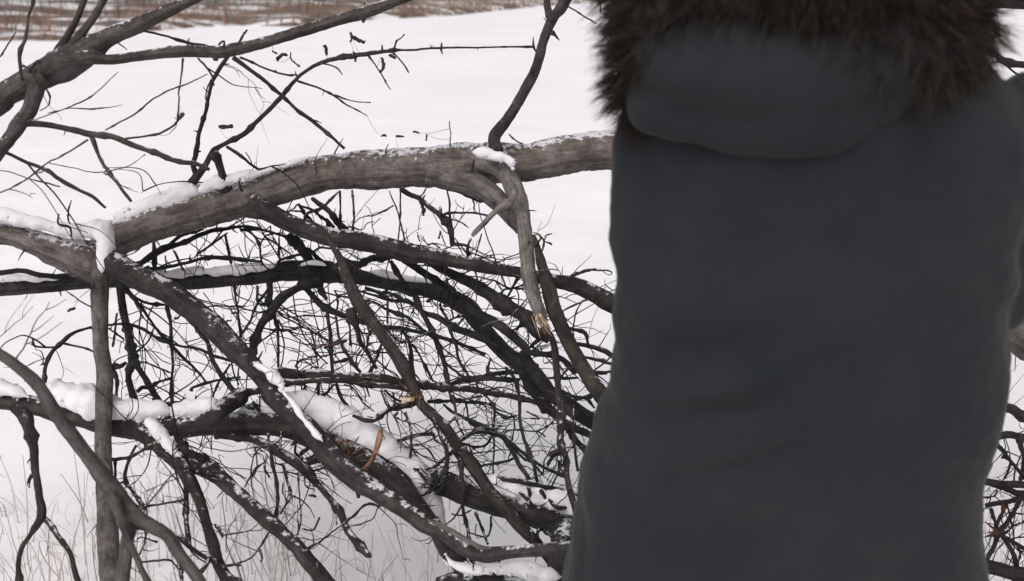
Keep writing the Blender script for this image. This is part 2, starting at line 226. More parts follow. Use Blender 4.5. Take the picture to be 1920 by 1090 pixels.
# Branch survey. Each line: tree|kind|depth0>depth1|tile|x,y,width ...   (tile = where the reading was taken; width in photo pixels)
TILE = {'o': (0, 0, 1.0), 'A': (0, 0, 2.725), 'B': (400, 0, 2.725), 'C': (800, 0, 2.725), 'D': (0, 350, 2.725), 'E': (400, 350, 2.725),
        'F': (800, 350, 2.725), 'G': (0, 690, 2.725), 'H': (400, 690, 2.725), 'I': (800, 690, 2.725),
        'a': (200, 400, 4.36), 'b': (450, 340, 4.36), 'c': (700, 340, 4.36), 'd': (900, 480, 4.36), 'e': (200, 600, 4.36), 'f': (430, 540, 4.36),
        'g': (660, 540, 4.36), 'h': (880, 680, 4.36), 'i': (640, 740, 4.36), 'j': (840, 840, 4.36), 'k': (200, 840, 4.36), 'l': (420, 760, 4.36),
        'q': (1720, 740, 3.114)}
SURVEY = '''
L|trunk|2.72>2.85|o|178,492,70 205,462,64 225,446,62 262,430,62 300,417,64 350,402,66 400,388,68 460,372,70 500,358,68 560,338,68 600,326,69 650,320,70 700,319,72 760,314,74 800,312,74 860,310,78 920,306,76 980,305,72 1050,292,70 1150,283,73 1300,300,76 1500,370,78 1700,480,82 1900,610,92 2080,720,100 2260,880,110 2330,1000,120
L|branch|2.70>2.68|o|-260,420,50 -120,425,50 0,437,46 40,445,47 75,458,48 110,472,56 150,484,76 180,494,78 205,500,50
L|branch|2.62>2.05|o|200,486,40 191,504,35 187,541,31 187,577,30 189,643,28 196,698,28 195,763,30 193,837,31 198,928,32 203,1020,38 214,1090,46 222,1180,56
L|branch|2.6>1.8|o|200,490,50 220,497,46 257,519,46 312,545,44 367,585,44 400,612,46 429,643,43 466,680,38 499,717,35 510,745,34 554,782,36 591,818,40 620,855,48 664,895,44 712,925,38 767,961,34 796,984,33 837,1002,30 873,1028,30 910,1040,28 965,1035,24 1020,1031,26 1057,1028,26 1150,1030,26 1300,1060,24
L|branch|2.7>2.8|o|470,385,44 510,401,34 554,423,34 620,445,36 657,449,34 712,460,36 767,475,38 800,478,34 873,493,27 947,508,22 972,511,22 1035,526,28 1075,533,30 1116,552,34 1149,570,38 1250,608,34 1400,660,28 1560,740,18 1700,800,8 1760,850,3
L|branch|2.70>2.5|o|885,300,30 939,319,32 960,345,34 976,387,35 983,423,30 987,460,28 991,515,28 1002,559,27 1013,589,25 1019,606,20
L|branch|2.72>2.66|o|800,325,40 850,338,44 900,352,46 938,380,38 962,408,34 978,432,24
L|branch|2.55>2.5|o|965,360,14 958,376,12 928,398,11 895,431,10 886,442,7
L|branch|2.62>2.4|o|1017,612,14 1035,636,13 1042,663,13 1045,714,12 1050,760,14 1052,806,11 1053,840,13 1061,863,10 1063,898,12 1080,960,12
L|branch|2.66>2.75|o|932,285,26 928,257,23 954,220,19 983,172,19 1005,128,19 1020,73,18 1038,33,20 1057,7,25 1075,-50,24 1080,-160,20
L|branch|2.7>2.7|o|1036,40,12 1027,15,13 1022,-30,12 1000,-120,10
L|branch|2.7>2.72|o|1036,62,9 1049,76,2
L|twig|2.7>2.7|o|1065,12,3 1095,30,3 1118,45,2
L|twig|2.7>2.7|o|1125,-20,4 1124,5,3 1127,25,2
L|twig|2.68>2.68|o|955,252,3 965,262,3 980,270,3
L|twig|2.68>2.68|o|843,228,2 844,250,2 844,275,3
L|branch|2.74>2.5|o|345,380,18 357,350,17 367,328,14 361,310,10 367,290,9 374,252,7 382,220,7 390,185,7 398,156,7 412,128,8 428,105,8
L|branch|2.74>2.6|o|430,368,16 422,345,17 411,310,16 402,285,15
L|branch|2.68>2.6|o|362,345,12 385,310,13 400,284,12 425,268,9 455,253,10 475,235,8 520,190,9 545,160,8 580,130,7 620,110,8 665,105,9 700,102,8 735,95,7 760,94,4 830,90,4 900,89,3 960,88,3 1003,88,4
L|twig|2.6>2.6|o|738,92,4 745,78,3 758,65,2
L|twig|2.6>2.6|o|738,100,4 752,115,3 766,136,3
L|twig|2.6>2.6|o|692,106,4 705,125,3 718,148,3 732,168,2
L|twig|2.6>2.6|o|558,152,5 600,168,4 628,180,4 650,195,3 688,217,2
L|twig|2.6>2.6|o|628,178,4 660,190,2 695,192,2
L|twig|2.6>2.6|o|600,120,3 630,125,3 642,140,2
L|twig|2.6>2.6|o|545,98,2 548,115,3 562,125,3
L|twig|2.6>2.6|o|828,81,2 829,90,5 830,101,2
L|twig|2.6>2.6|o|1000,70,2 1001,88,5 1008,103,2
L|branch|2.58>2.62|o|425,275,6 455,297,5 485,318,5
L|twig|2.6>2.62|o|485,318,4 510,314,3 535,308,2
L|twig|2.6>2.6|o|460,285,2 470,300,2 474,312,2
L|twig|2.6>2.6|o|450,335,3 448,350,4 454,358,4
U|trunk|2.1>2.35|o|-420,520,70 -300,400,62 -160,290,56 -60,225,52 0,190,48 15,176,46 73,143,50 118,120,58 165,95,48 205,70,33 257,48,29 312,22,23 360,0,18 440,-40,16 560,-110,12
U|branch|2.22>2.4|o|118,116,34 165,108,26 205,112,19 250,107,20 300,100,20 350,96,22 410,98,25 440,93,25 480,84,22 520,73,22 600,48,22 660,30,21 700,18,20 770,-8,18 850,-40,16 960,-90,12
U|branch|2.2>2.2|o|108,125,30 113,95,22 130,62,13 147,30,12 158,0,12 180,-60,10
U|branch|2.18>2.2|o|118,120,30 135,85,17 150,66,14 172,38,14 193,2,12 220,-60,10
U|branch|2.15>2.1|o|42,150,9 39,142,7 38,98,7 48,73,6 56,32,5 62,3,6 66,-40,5
U|twig|2.15>2.15|o|51,137,5 68,117,5 76,117,4
U|branch|2.15>2.0|o|80,140,32 73,150,30 58,200,27 36,233,28 15,264,25 -5,288,24 -60,360,24 -150,470,26
U|branch|2.1>2.3|o|34,232,18 51,231,15 110,237,11 169,253,13 220,259,11 271,279,9 323,299,9 367,308,8 392,318,7
U|branch|2.18>2.2|o|172,256,9 185,290,6 205,322,6 225,350,6 246,378,5
U|twig|2.2>2.2|o|235,260,4 290,252,4 320,238,4 334,226,4 343,213,7
U|twig|2.2>2.25|o|198,244,3 250,215,3 308,176,3 350,158,3 389,139,2
U|twig|2.1>2.0|o|165,262,4 110,295,3 90,306,3 60,330,3 0,362,3 -60,385,3
U|twig|2.25>2.2|o|343,110,4 338,150,3 335,190,3 333,228,4
U|branch|2.1>2.2|o|0,282,7 20,290,7 50,305,7 90,322,7 120,342,8 150,357,7 175,370,7 198,390,5
U|twig|2.1>2.2|o|65,225,2 120,205,2 160,188,3 190,165,2 222,135,1
U|twig|2.1>2.2|o|90,212,2 130,204,2 170,207,3 230,197,1
U|twig|2.1>2.2|o|0,320,2 20,322,2 50,333,2 90,345,3 112,350,2
U|twig|2.1>2.2|o|92,306,2 140,315,2 185,325,2 240,310,2 272,290,1
U|twig|2.3>2.35|o|372,110,4 385,124,4 397,142,4 401,160,3
U|twig|2.3>2.35|o|388,195,3 387,168,3 396,150,3
U|branch|2.35>2.6|o|437,108,9 470,132,7 510,165,7 545,196,6 576,220,7 610,248,6 646,279,5
U|twig|2.35>2.5|o|450,108,5 490,125,4 530,140,4 556,140,4
U|twig|2.35>2.35|o|447,82,5 455,70,4 463,57,4
U|twig|2.3>2.35|o|258,52,6 272,58,5 309,67,5 345,77,6 388,87,5 410,95,4
U|twig|2.35>2.35|o|355,72,2 352,82,3 350,92,3
U|twig|2.2>2.2|o|-10,118,3 0,108,3 12,90,3 24,72,3 30,50,2
U|twig|2.2>2.2|o|85,165,4 92,180,3 86,200,2 75,208,2
U|twig|2.2>2.2|o|410,84,4 415,78,4 420,88,4
B|trunk|2.9>3.0|o|-300,560,44 -120,548,40 0,540,32 60,536,30 130,530,30 200,526,28 330,532,26 400,526,28 450,523,27 492,519,26 520,512,32 547,508,40 602,510,42 640,514,36 675,520,28 700,525,26 746,535,26 792,541,28 826,550,32 860,567,35 883,583,36 910,622,32 947,662,30 976,684,30 1002,712,30 1022,733,28 1063,758,30 1098,783,30 1160,815,30 1300,880,30 1420,960,30
B|branch|2.9>2.95|o|979,690,20 1008,747,19 1038,772,19 1063,795,17 1100,813,13 1150,835,12
B|branch|2.9>2.95|o|1050,785,12 1061,801,12 1098,847,12 1140,890,12
B|branch|2.75>2.95|o|0,512,12 45,508,12 80,516,10 130,520,12 175,516,12
B|branch|2.8>2.95|o|540,443,15 565,464,16 574,480,20 585,500,20
B|branch|2.85>2.95|o|560,470,8 578,470,9 599,486,8 615,500,8
B|branch|2.75>2.9|o|757,487,14 792,510,14 826,530,12 850,548,14
B|branch|2.75>2.8|o|799,487,15 838,510,16 883,530,22 918,553,24 950,576,23 960,579,24 987,597,24 1003,622,20 1028,640,12
B|branch|2.85>2.75|o|860,570,16 900,590,16 934,608,18 964,631,18 985,652,18 985,670,18 1005,700,20 1040,740,20 1080,780,20
B|branch|2.8>2.8|o|978,664,14 989,661,12 1015,665,10 1042,670,10 1061,680,11 1080,700,12
B|branch|2.9>2.75|o|600,528,20 560,540,15 529,556,18 510,579,17 492,604,15 480,632,14 474,655,14 466,675,16
B|branch|2.9>2.9|o|560,530,12 572,540,10 595,565,12 613,579,13 636,588,12 659,597,10 678,602,8 706,611,7 752,616,7 798,627,7 843,639,7 880,652,7 910,666,6
B|branch|2.9>2.85|o|600,528,14 601,540,12 606,551,10 613,561,6
B|branch|2.9>2.9|o|505,525,14 505,545,12 503,562,12 508,575,12
B|branch|2.9>2.8|a|250,430,9 380,340,15 480,290,13 600,250,8 720,190,9 850,150,9 1000,120,7 1090,110,6 1240,120,4
B|branch|2.9>2.8|a|490,280,9 600,190,6 700,160,6 790,130,4
B|branch|2.9>2.9|a|385,230,6 390,340,9 400,460,8 410,510,6
B|branch|2.85>2.85|a|250,460,8 440,450,8 600,410,7 780,370,7 920,370,7 1090,380,6 1260,395,5
B|twig|2.85>2.85|a|970,170,5 1000,330,5 1020,410,5
B|twig|2.85>2.85|a|990,160,3 850,250,4 720,360,3
B|twig|2.85>2.85|a|555,310,4 600,400,5 625,465,4
B|twig|2.85>2.85|a|350,430,3 300,450,3 240,440,3 
B|twig|2.85>2.85|a|480,350,3 490,420,3 480,480,2
B|twig|2.85>2.85|a|150,350,2 230,310,2 270,290,3
B|branch|2.8>2.85|b|0,400,6 150,390,5 300,430,5 420,470,4
B|twig|2.8>2.85|b|70,400,4 140,480,5 170,560,4 178,660,4 230,720,2
B|twig|2.8>2.85|b|180,420,3 270,550,3 330,640,4
B|twig|2.8>2.85|b|320,440,2 330,540,3 360,620,2
B|twig|2.8>2.85|b|0,390,2 60,450,2 130,520,2
B|branch|2.85>2.9|b|290,720,3 330,650,5 420,620,5 500,590,6 590,580,4 650,550,4 740,550,4
L|branch|2.7>2.75|b|480,190,6 540,270,6 600,340,7 640,400,8
L|branch|2.7>2.75|b|490,200,4 600,240,5 700,310,6 770,380,7
L|twig|2.7>2.7|b|800,90,4 700,200,5 640,240,8 570,260,6 540,290,6 525,350,4
L|twig|2.75>2.7|b|350,260,3 430,240,3 520,250,3
L|twig|2.75>2.7|b|380,290,2 380,270,2 440,215,3 470,190,3
L|branch|2.7>2.8|b|590,140,8 660,200,10 720,240,10 780,320,12 850,390,15 880,420,10
L|twig|2.7>2.75|b|710,310,5 715,360,7 720,390,7
L|twig|2.7>2.75|b|815,80,5 818,220,4 820,345,5
L|twig|2.7>2.75|b|918,75,4 932,220,4 925,400,4
L|twig|2.75>2.75|b|860,380,3 920,370,3 1000,400,2 1040,350,2 1090,330,2
L|twig|2.75>2.75|b|940,340,2 980,300,2 1060,280,2
L|branch|2.72>2.8|c|225,62,10 300,115,9 380,150,8 500,240,10 580,310,13 630,400,10 650,520,10
L|twig|2.75>2.75|c|580,270,5 620,262,5 750,260,4 850,265,4 940,282,4
L|twig|2.75>2.75|c|600,50,3 620,200,4 640,350,4 658,510,3
L|twig|2.75>2.72|c|610,50,4 740,110,4 870,165,5 920,140,4
L|twig|2.75>2.75|c|130,80,2 175,190,3 210,280,3 230,370,3 258,500,3
L|twig|2.75>2.75|c|222,60,3 217,250,3 200,510,3
L|twig|2.75>2.75|c|-40,285,2 0,280,2 90,240,4 165,200,3
L|twig|2.75>2.75|c|435,55,3 400,110,3 370,140,3
L|twig|2.75>2.75|c|548,210,5 552,280,6
L|twig|2.75>2.75|c|810,140,3 825,200,3 832,260,3
L|twig|2.75>2.75|c|885,430,3 860,530,3 825,640,2
L|twig|2.75>2.75|c|775,610,6 765,560,5 800,470,4
L|twig|2.75>2.75|c|640,310,3 720,340,3 780,380,2
L|twig|2.75>2.75|c|860,640,3 920,610,3 990,600,2
L|twig|2.75>2.75|c|560,440,2 590,520,3
L|twig|2.75>2.75|c|450,520,3 490,510,4 540,545,3
L|branch|2.7>2.75|c|660,510,4 700,520,6 760,530,5 780,600,5
L|twig|2.75>2.75|c|360,420,2 365,460,2 380,490,3
B|branch|2.8>2.95|c|140,650,8 200,760,9 290,880,9 350,950,12 352,1000,12
B|branch|2.75>2.9|b|800,640,20 870,660,16 950,680,14 1050,640,13 1150,620,14 1260,600,16
K|trunk|2.5>2.35|o|575,412,4 590,420,8 606,434,12 628,467,14 646,504,19 661,545,22 679,578,24 712,622,23 738,658,24 763,699,26 787,754,22 814,781,22 840,809,22 860,839,24 884,873,26 921,925,25 954,962,24 983,995,22 1005,1017,20 1040,1060,20 1080,1120,20
K|branch|2.48>2.5|b|770,670,4 830,750,8 870,850,9 920,960,10
K|branch|2.5>2.6|g|-20,170,14 10,260,12 60,400,10 130,540,8 200,660,6
K|branch|2.5>2.6|f|400,660,12 430,690,20 600,720,21 800,730,20 950,740,22 1090,740,20 1250,745,18 1390,765,16 1500,780,15
K|branch|2.55>2.7|g|480,780,15 700,810,12 900,830,12 1080,845,12 1300,885,12 1510,935,10 1620,1000,9
K|branch|2.5>2.5|f|380,800,12 470,780,14 600,770,12 740,755,12 1000,760,12 1200,800,10 1400,820,10 1500,850,10
K|branch|2.45>2.4|o|785,748,14 772,757,12 752,763,10 732,768,10 704,786,10 686,789,9 661,779,6
K|twig|2.45>2.4|i|340,-10,5 370,60,5 395,110,6
K|twig|2.45>2.4|i|420,-20,4 440,60,5 420,110,4
K|branch|2.45>2.4|i|525,150,5 560,270,5 575,360,5 550,588,6
K|branch|2.45>2.4|i|455,375,6 490,375,6 560,345,5 730,332,8 760,380,6 830,410,5 870,440,5
K|branch|2.4>2.4|i|590,608,3 640,612,5 740,595,6 850,520,7 930,450,8
K|branch|2.4>2.35|i|750,190,6 820,350,7 860,480,8 860,600,8 830,650,10
K|branch|2.4>2.5|i|960,390,8 1000,350,9 1090,310,8 1170,270,6 1280,290,4
K|twig|2.4>2.5|i|990,400,5 1060,430,4 1090,450,4
K|branch|2.45>2.35|i|900,-10,7 940,130,6 950,250,4 1000,330,3
K|branch|2.4>2.4|i|930,480,7 970,540,9 990,680,8 1010,760,8 990,900,7 1030,1090,6
K|twig|2.4>2.4|i|460,150,5 440,180,4 470,200,3
K|branch|2.7>2.75|d|720,590,6 800,610,7 860,640,9 885,725,4
K|twig|2.7>2.75|d|770,720,3 760,600,3 780,480,3 840,360,2
K|branch|2.7>2.75|d|760,715,6 900,740,8 1000,770,10 1090,830,8 1200,880,7
K|branch|2.7>2.75|d|830,820,4 950,850,7 1090,880,6 1200,920,6
K|branch|2.7>2.75|d|890,980,5 960,950,6 1060,950,5 1150,970,5
K|branch|2.5>2.55|o|1000,440,7 1007,462,12 1016,497,20 1027,533,28 1038,577,29 1057,622,28 1079,666,28 1101,702,30 1123,735,32 1180,810,34 1260,920,36 1330,1040,40
K|twig|2.5>2.5|o|1005,462,6 1012,445,3 1008,440,3
K|twig|2.5>2.5|F|590,330,3 600,280,4 575,245,3 545,235,2
K|twig|2.5>2.5|F|600,275,4 610,250,3 640,240,2
K|twig|2.5>2.5|F|600,280,3 630,290,4 640,300,2
L|branch|2.75>2.75|F|720,480,9 760,450,8 800,435,5 865,420,3
B|twig|2.8>2.8|d|430,560,4 350,575,5 250,615,4
B|branch|2.8>2.8|d|520,660,9 470,690,9 420,740,8
B|twig|2.8>2.8|d|150,330,5 200,280,4 260,265,4 350,240,4
B|twig|2.8>2.8|d|310,180,6 260,280,5 205,370,5
B|twig|2.8>2.8|d|0,230,2 60,240,3 120,200,3 180,280,3
B|branch|2.9>2.8|a|110,560,17 120,700,14 150,880,14 180,1010,13 220,1190,15
B|branch|2.8>2.7|e|215,320,16 180,450,12 205,620,12 260,760,14 280,880,22 290,930,20
B|branch|2.8>2.6|e|215,320,13 280,430,10 350,530,12 400,620,12 470,750,12 540,880,14 600,1000,14 640,1080,12
B|branch|2.8>2.8|a|160,620,9 200,670,8 270,760,6 360,890,5 500,1040,6 600,1150,6 720,1270,5 820,1390,4
B|branch|2.8>2.8|a|150,640,6 300,720,5 470,750,5
B|branch|2.8>2.7|a|490,750,8 520,900,6 530,1050,6 535,1250,5 530,1450,6 550,1600,6 575,1770,5
B|branch|2.7>2.7|a|630,830,6 710,910,7 830,1060,8
B|branch|2.7>2.6|e|830,190,8 845,240,8 880,350,8 960,480,9 1050,590,9
B|branch|2.7>2.75|e|-130,70,5 -70,50,5 0,45,5 100,38,5 180,40,6 300,80,6 450,160,6 560,200,5 750,240,6 900,300,5 1090,360,6 1190,400,5
B|branch|2.7>2.5|D|480,715,5 400,740,6 330,780,8 270,840,7 230,920,7 230,1010,6
B|twig|2.6>2.5|D|280,822,4 180,815,4 166,780,3
B|twig|2.6>2.6|D|320,800,4 420,820,4 490,850,4
B|twig|2.5>2.5|D|230,905,4 210,912,3
L|twig|2.6>2.5|D|300,420,4 340,440,4 400,470,4 470,510,4
L|twig|2.6>2.5|D|340,535,3 400,580,3 465,615,3
L|twig|2.6>2.5|D|370,270,3 360,210,4 300,190,4 300,140,3
L|twig|2.6>2.5|D|360,210,3 350,130,3 365,70,2
L|twig|2.6>2.5|D|520,500,3 480,500,4 470,520,4
B|branch|2.7>2.7|e|250,590,7 290,550,8 340,550,6 400,520,7 520,480,5
B|branch|2.7>2.7|e|690,580,8 700,555,5 820,515,5 950,490,5 1090,470,4
B|twig|2.7>2.7|e|1010,360,4 920,510,4 840,700,5
B|twig|2.7>2.7|e|840,690,5 750,690,3 620,710,3
B|branch|2.7>2.65|e|390,620,6 450,670,6 600,720,6 680,760,6 850,760,8
B|twig|2.7>2.7|e|240,270,3 340,160,3 390,60,3
B|twig|2.7>2.7|e|260,345,4 350,360,3 510,430,3
B|branch|2.65>2.7|e|20,410,12 60,390,14 110,385,10 160,350,7
B|branch|2.65>2.65|e|60,420,8 90,520,5 80,620,5 110,740,5
B|branch|2.65>2.65|e|90,780,6 130,720,6 190,660,7
B|branch|2.7>2.65|e|385,640,7 400,720,6 470,800,6
B|twig|2.6>2.6|e|340,890,5 480,825,5
B|twig|2.7>2.7|e|20,70,3 70,100,4 140,160,4
B|twig|2.7>2.7|a|85,820,4 70,950,4 50,1090,4
B|twig|2.7>2.7|e|730,620,3 725,680,3 710,740,3
B|twig|2.7>2.7|e|1020,330,3 1050,450,3 1080,530,3
B|twig|2.75>2.75|a|770,770,3 900,765,3 1060,760,3
B|twig|2.75>2.75|a|790,650,2 850,740,2 910,840,2
B|twig|2.75>2.75|a|560,860,4 590,850,4 610,830,2
B|twig|2.75>2.75|a|975,900,3 990,880,4 1020,880,2
B|branch|2.8>2.8|f|40,-30,4 60,150,4 75,270,5 95,400,6
B|branch|2.8>2.75|f|330,-10,5 240,120,5 180,250,5 110,370,5
B|twig|2.8>2.8|f|230,-20,5 240,120,5 320,140,5
B|branch|2.8>2.8|f|360,190,6 385,300,6 395,450,5 400,650,5
B|twig|2.8>2.8|f|380,180,4 440,240,4 570,300,3 700,370,3 820,440,3
B|twig|2.8>2.8|f|510,0,2 540,180,3 600,360,3 700,520,3 800,620,3
B|twig|2.8>2.8|f|0,155,4 60,155,3 140,150,2
B|twig|2.8>2.8|f|280,330,3 380,345,4 480,350,4 540,400,3 620,460,2 690,510,2
B|twig|2.8>2.8|f|400,260,4 440,330,3 480,350,3
B|twig|2.8>2.8|f|480,240,3 620,235,3 800,235,3 860,250,3
B|twig|2.8>2.8|f|520,100,2 600,100,2 700,120,2
B|twig|2.8>2.8|f|560,650,3 540,640,4 600,590,3 700,560,2 800,560,3
B|branch|2.7>2.7|f|800,190,6 830,450,7 845,700,7
B|branch|2.7>2.65|f|870,230,4 900,400,5 950,520,6 1050,670,6
B|branch|2.7>2.65|f|960,250,6 985,330,4 985,470,4
B|twig|2.7>2.65|f|860,20,3 890,110,4 880,180,4
B|branch|2.6>2.55|f|730,780,6 730,870,5 690,970,3 660,1050,3
B|twig|2.6>2.55|f|855,790,5 740,930,4 720,1000,4 770,1095,4
B|branch|2.55>2.45|f|875,790,7 930,910,7 990,1000,6 1000,1150,6 1050,1280,5
B|twig|2.55>2.45|f|800,870,3 870,960,3 920,1030,4 1060,1190,4 1130,1300,3
B|twig|2.6>2.55|f|625,805,4 580,870,3 545,920,3
B|twig|2.6>2.55|f|940,790,3 1010,820,3 1090,920,3
B|twig|2.7>2.7|f|780,490,6 850,470,8 960,430,5
B|twig|2.7>2.7|f|860,610,6 980,580,6 1010,560,3
B|twig|2.7>2.7|f|640,690,3 690,640,3 740,650,3 780,620,2
B|branch|2.85>2.75|c|350,950,14 370,1000,12 400,1080,9 490,1240,11 540,1340,11 580,1500,10 625,1690,9 660,1810,9
B|branch|2.9>2.85|g|0,90,5 200,130,5 370,210,7 480,260,7 600,365,7
B|branch|2.9>2.85|g|40,20,4 300,90,7 450,110,7 560,190,7 700,240,11 850,330,14 960,370,14 1090,430,11 1200,480,8
B|branch|2.9>2.85|g|110,0,6 220,30,6 330,60,6 480,130,6
B|branch|2.9>2.85|g|280,-10,8 400,20,8 520,70,6
B|twig|2.8>2.8|g|290,100,4 290,290,4
B|branch|2.8>2.7|g|400,330,6 460,430,8 490,620,8 505,740,6
B|twig|2.8>2.7|g|490,460,4 560,560,4 620,680,6 665,765,4
B|twig|2.8>2.7|g|470,455,3 520,410,3 590,390,3
B|twig|2.8>2.7|g|270,330,3 330,400,3 400,445,4 460,445,3
B|twig|2.8>2.7|g|270,310,3 240,310,3 300,340,3
B|twig|2.8>2.7|g|700,460,3 780,520,3 850,570,3 900,600,2
B|branch|2.8>2.7|g|740,590,5 830,670,5 940,755,4
B|branch|2.8>2.7|g|790,320,5 850,480,5 890,600,6 960,740,5
B|twig|2.7>2.7|g|155,350,5 130,420,4 120,500,4
B|branch|2.7>2.6|g|245,460,5 210,540,6 180,620,6 150,690,6
B|twig|2.8>2.7|g|200,590,3 280,650,3 380,730,3
B|branch|2.7>2.6|g|-30,580,5 20,630,6 70,690,6
B|twig|2.8>2.8|g|720,130,4 740,200,5 800,290,5
B|twig|2.8>2.8|g|620,110,6 640,80,4 660,60,4
B|twig|2.8>2.8|g|800,260,3 870,235,4 910,240,4 870,300,4
B|branch|2.7>2.7|g|620,930,7 800,920,6 1050,940,6 1150,960,5
B|branch|2.7>2.75|g|800,790,8 900,760,9 1000,740,10 1090,730,10 1200,700,9 1400,690,8
B|twig|2.7>2.75|g|840,910,3 950,900,3 1060,880,4
B|branch|2.6>2.55|g|240,840,5 270,920,6 305,975,6
B|twig|2.6>2.6|g|270,840,4 330,890,5 400,930,4
B|twig|2.6>2.6|g|-10,820,2 60,900,2 100,950,3 180,1010,2
B|branch|2.6>2.5|g|745,950,4 830,1020,5 960,1080,6 1090,1130,7
B|branch|2.6>2.45|h|0,480,8 150,560,9 270,610,11 340,700,9 420,850,9 490,960,9 490,1090,8 500,1180,8
B|branch|2.6>2.45|h|290,610,5 450,740,6 560,840,6 700,900,6 820,945,5
B|branch|2.6>2.45|h|330,660,4 430,760,5 520,830,4 600,920,4
B|branch|2.65>2.4|h|295,40,6 380,150,6 410,350,7 430,540,7 480,720,8 530,860,8 560,1000,8 600,1090,7
B|branch|2.6>2.6|h|0,590,6 60,560,7 170,575,6
B|branch|2.6>2.6|h|190,590,5 140,660,5 60,695,5 -10,680,4
B|twig|2.6>2.5|h|0,690,3 20,740,5 60,800,4 100,850,4
B|twig|2.5>2.5|h|90,860,4 120,840,4 250,820,5 370,780,4
R|branch|2.45>2.4|h|110,925,11 300,955,9 460,975,9 620,1020,8 800,1060,6 900,1090,5
R|branch|2.5>2.4|h|855,350,4 850,550,5 870,750,5 888,890,6
B|branch|2.6>2.6|h|200,330,5 200,450,5 198,570,6
B|twig|2.6>2.6|h|260,600,3 330,555,3 420,550,3 560,560,3 640,520,3 690,490,3
B|twig|2.6>2.6|h|540,560,3 580,580,3 620,605,3
B|twig|2.6>2.6|h|500,455,3 580,460,3 470,400,3
B|branch|2.7>2.7|h|740,225,6 850,280,6 960,300,6 1020,370,4
B|twig|2.7>2.7|h|620,130,4 740,130,6 890,125,5
B|twig|2.7>2.7|h|745,120,4 810,50,4
B|branch|2.6>2.6|h|980,100,6 1060,80,6 1120,90,5
B|branch|2.6>2.6|h|840,310,7 950,280,7 1000,280,6
B|twig|2.6>2.6|h|150,100,6 160,20,4 175,-30,4
B|branch|2.7>2.65|h|0,150,8 120,130,10 260,140,10 400,150,8
B|branch|2.6>2.6|h|210,400,4 300,445,6 380,440,4
B|twig|2.6>2.6|h|360,440,3 370,540,3 350,640,3
B|branch|2.5>2.4|h|760,750,5 690,760,7 640,840,5
B|twig|2.5>2.4|h|740,800,6 730,860,4 770,900,3
S|trunk|2.58>2.3|o|-260,745,40 -120,748,36 0,752,34 37,756,34 73,762,36 110,771,40 165,782,44 220,798,46 290,806,42 367,800,38 400,796,42 455,796,46 510,796,42 558,804,46 605,830,50 657,852,50 705,877,48 749,907,42 778,943,34 800,969,30 830,1010,26 855,1050,28 890,1110,34 930,1180,40
S|branch|2.42>2.3|o|440,738,20 453,742,27 430,756,32 405,775,30 385,790,30
S|branch|2.42>2.4|o|487,733,13 465,738,16 445,745,20
S|branch|2.4>2.2|G|700,330,32 750,350,35 850,420,34 920,480,32 960,560,25 1010,650,21 1050,780,20 1090,900,22 1110,980,22 1160,1090,24 1200,1200,24
S|branch|2.38>2.2|G|950,470,13 945,600,9 955,720,9 962,860,9 970,910,7
S|branch|2.35>2.15|G|910,400,16 950,445,22 1010,500,32 1110,550,30 1210,640,29 1300,720,30 1400,810,30 1500,900,30 1570,980,30 1660,1090,32 1800,1260,34
S|branch|2.34>2.3|k|600,-40,12 650,20,12 760,80,14 850,130,15 940,195,10 975,210,4
S|branch|2.45>2.25|H|20,340,14 100,352,14 200,365,15 300,410,18 400,470,18 470,520,22 540,600,12 600,670,11 650,750,14 690,830,14 740,900,16 790,955,12 803,965,6
S|branch|2.4>2.4|H|455,510,10 500,475,12 540,460,12 590,465,10
S|twig|2.4>2.4|l|635,440,6 635,390,6 660,360,6 710,345,5
S|twig|2.4>2.4|l|600,270,5 580,350,5 600,400,5 640,440,5
S|twig|2.4>2.4|l|575,270,3 565,310,4 545,330,3
S|twig|2.4>2.4|l|690,560,5 780,520,4 870,500,4
S|twig|2.4>2.4|l|670,440,5 710,420,4 765,405,4
S|branch|2.35>2.3|l|360,230,5 370,330,5 400,440,6 430,600,6 440,780,6 420,930,6
S|twig|2.35>2.3|l|465,220,5 455,370,5
S|branch|2.35>2.3|l|480,480,6 520,620,5 550,720,4 490,840,4 460,890,3
S|twig|2.35>2.3|l|605,550,3 615,760,3 628,960,3 600,1060,3
S|twig|2.35>2.3|l|350,410,5 330,510,4 370,590,4
S|twig|2.35>2.3|l|340,460,3 250,530,4 170,670,3
S|twig|2.35>2.3|l|255,340,3 265,480,3 230,620,3 250,760,2
S|twig|2.35>2.3|l|480,640,3 480,720,3 510,780,3
S|twig|2.35>2.3|l|410,470,3 490,500,4 520,590,3
S|twig|2.35>2.3|l|660,580,4 680,660,3 740,690,2
S|twig|2.35>2.3|l|560,740,3 640,780,3 700,850,2 740,920,2
S|twig|2.35>2.3|l|780,920,4 750,1010,4 700,1030,3 640,1010,2
S|twig|2.35>2.3|l|0,510,2 100,560,3 180,600,2
S|branch|2.3>2.25|H|285,840,4 240,920,4 180,980,4 70,1010,4
S|twig|2.3>2.25|H|240,930,4 250,980,4 240,990,3
S|twig|2.3>2.25|H|460,935,3 530,900,3 600,850,3 700,770,4 780,700,4 860,705,3
S|twig|2.3>2.25|H|630,750,3 630,800,3
S|twig|2.3>2.25|H|10,800,4 30,830,4 45,860,3
S|twig|2.3>2.25|H|430,700,2 440,800,3 430,850,3
S|twig|2.4>2.35|i|200,660,2 280,690,4 310,770,4
S|twig|2.3>2.25|i|50,1030,3 130,970,4 200,900,4 320,915,3
S|branch|2.38>2.38|i|590,825,3 620,830,5 740,790,5 
S|branch|2.4>2.4|l|160,-20,5 190,30,6 240,30,6
S|branch|2.4>2.4|l|240,-20,6 280,20,6 290,50,5
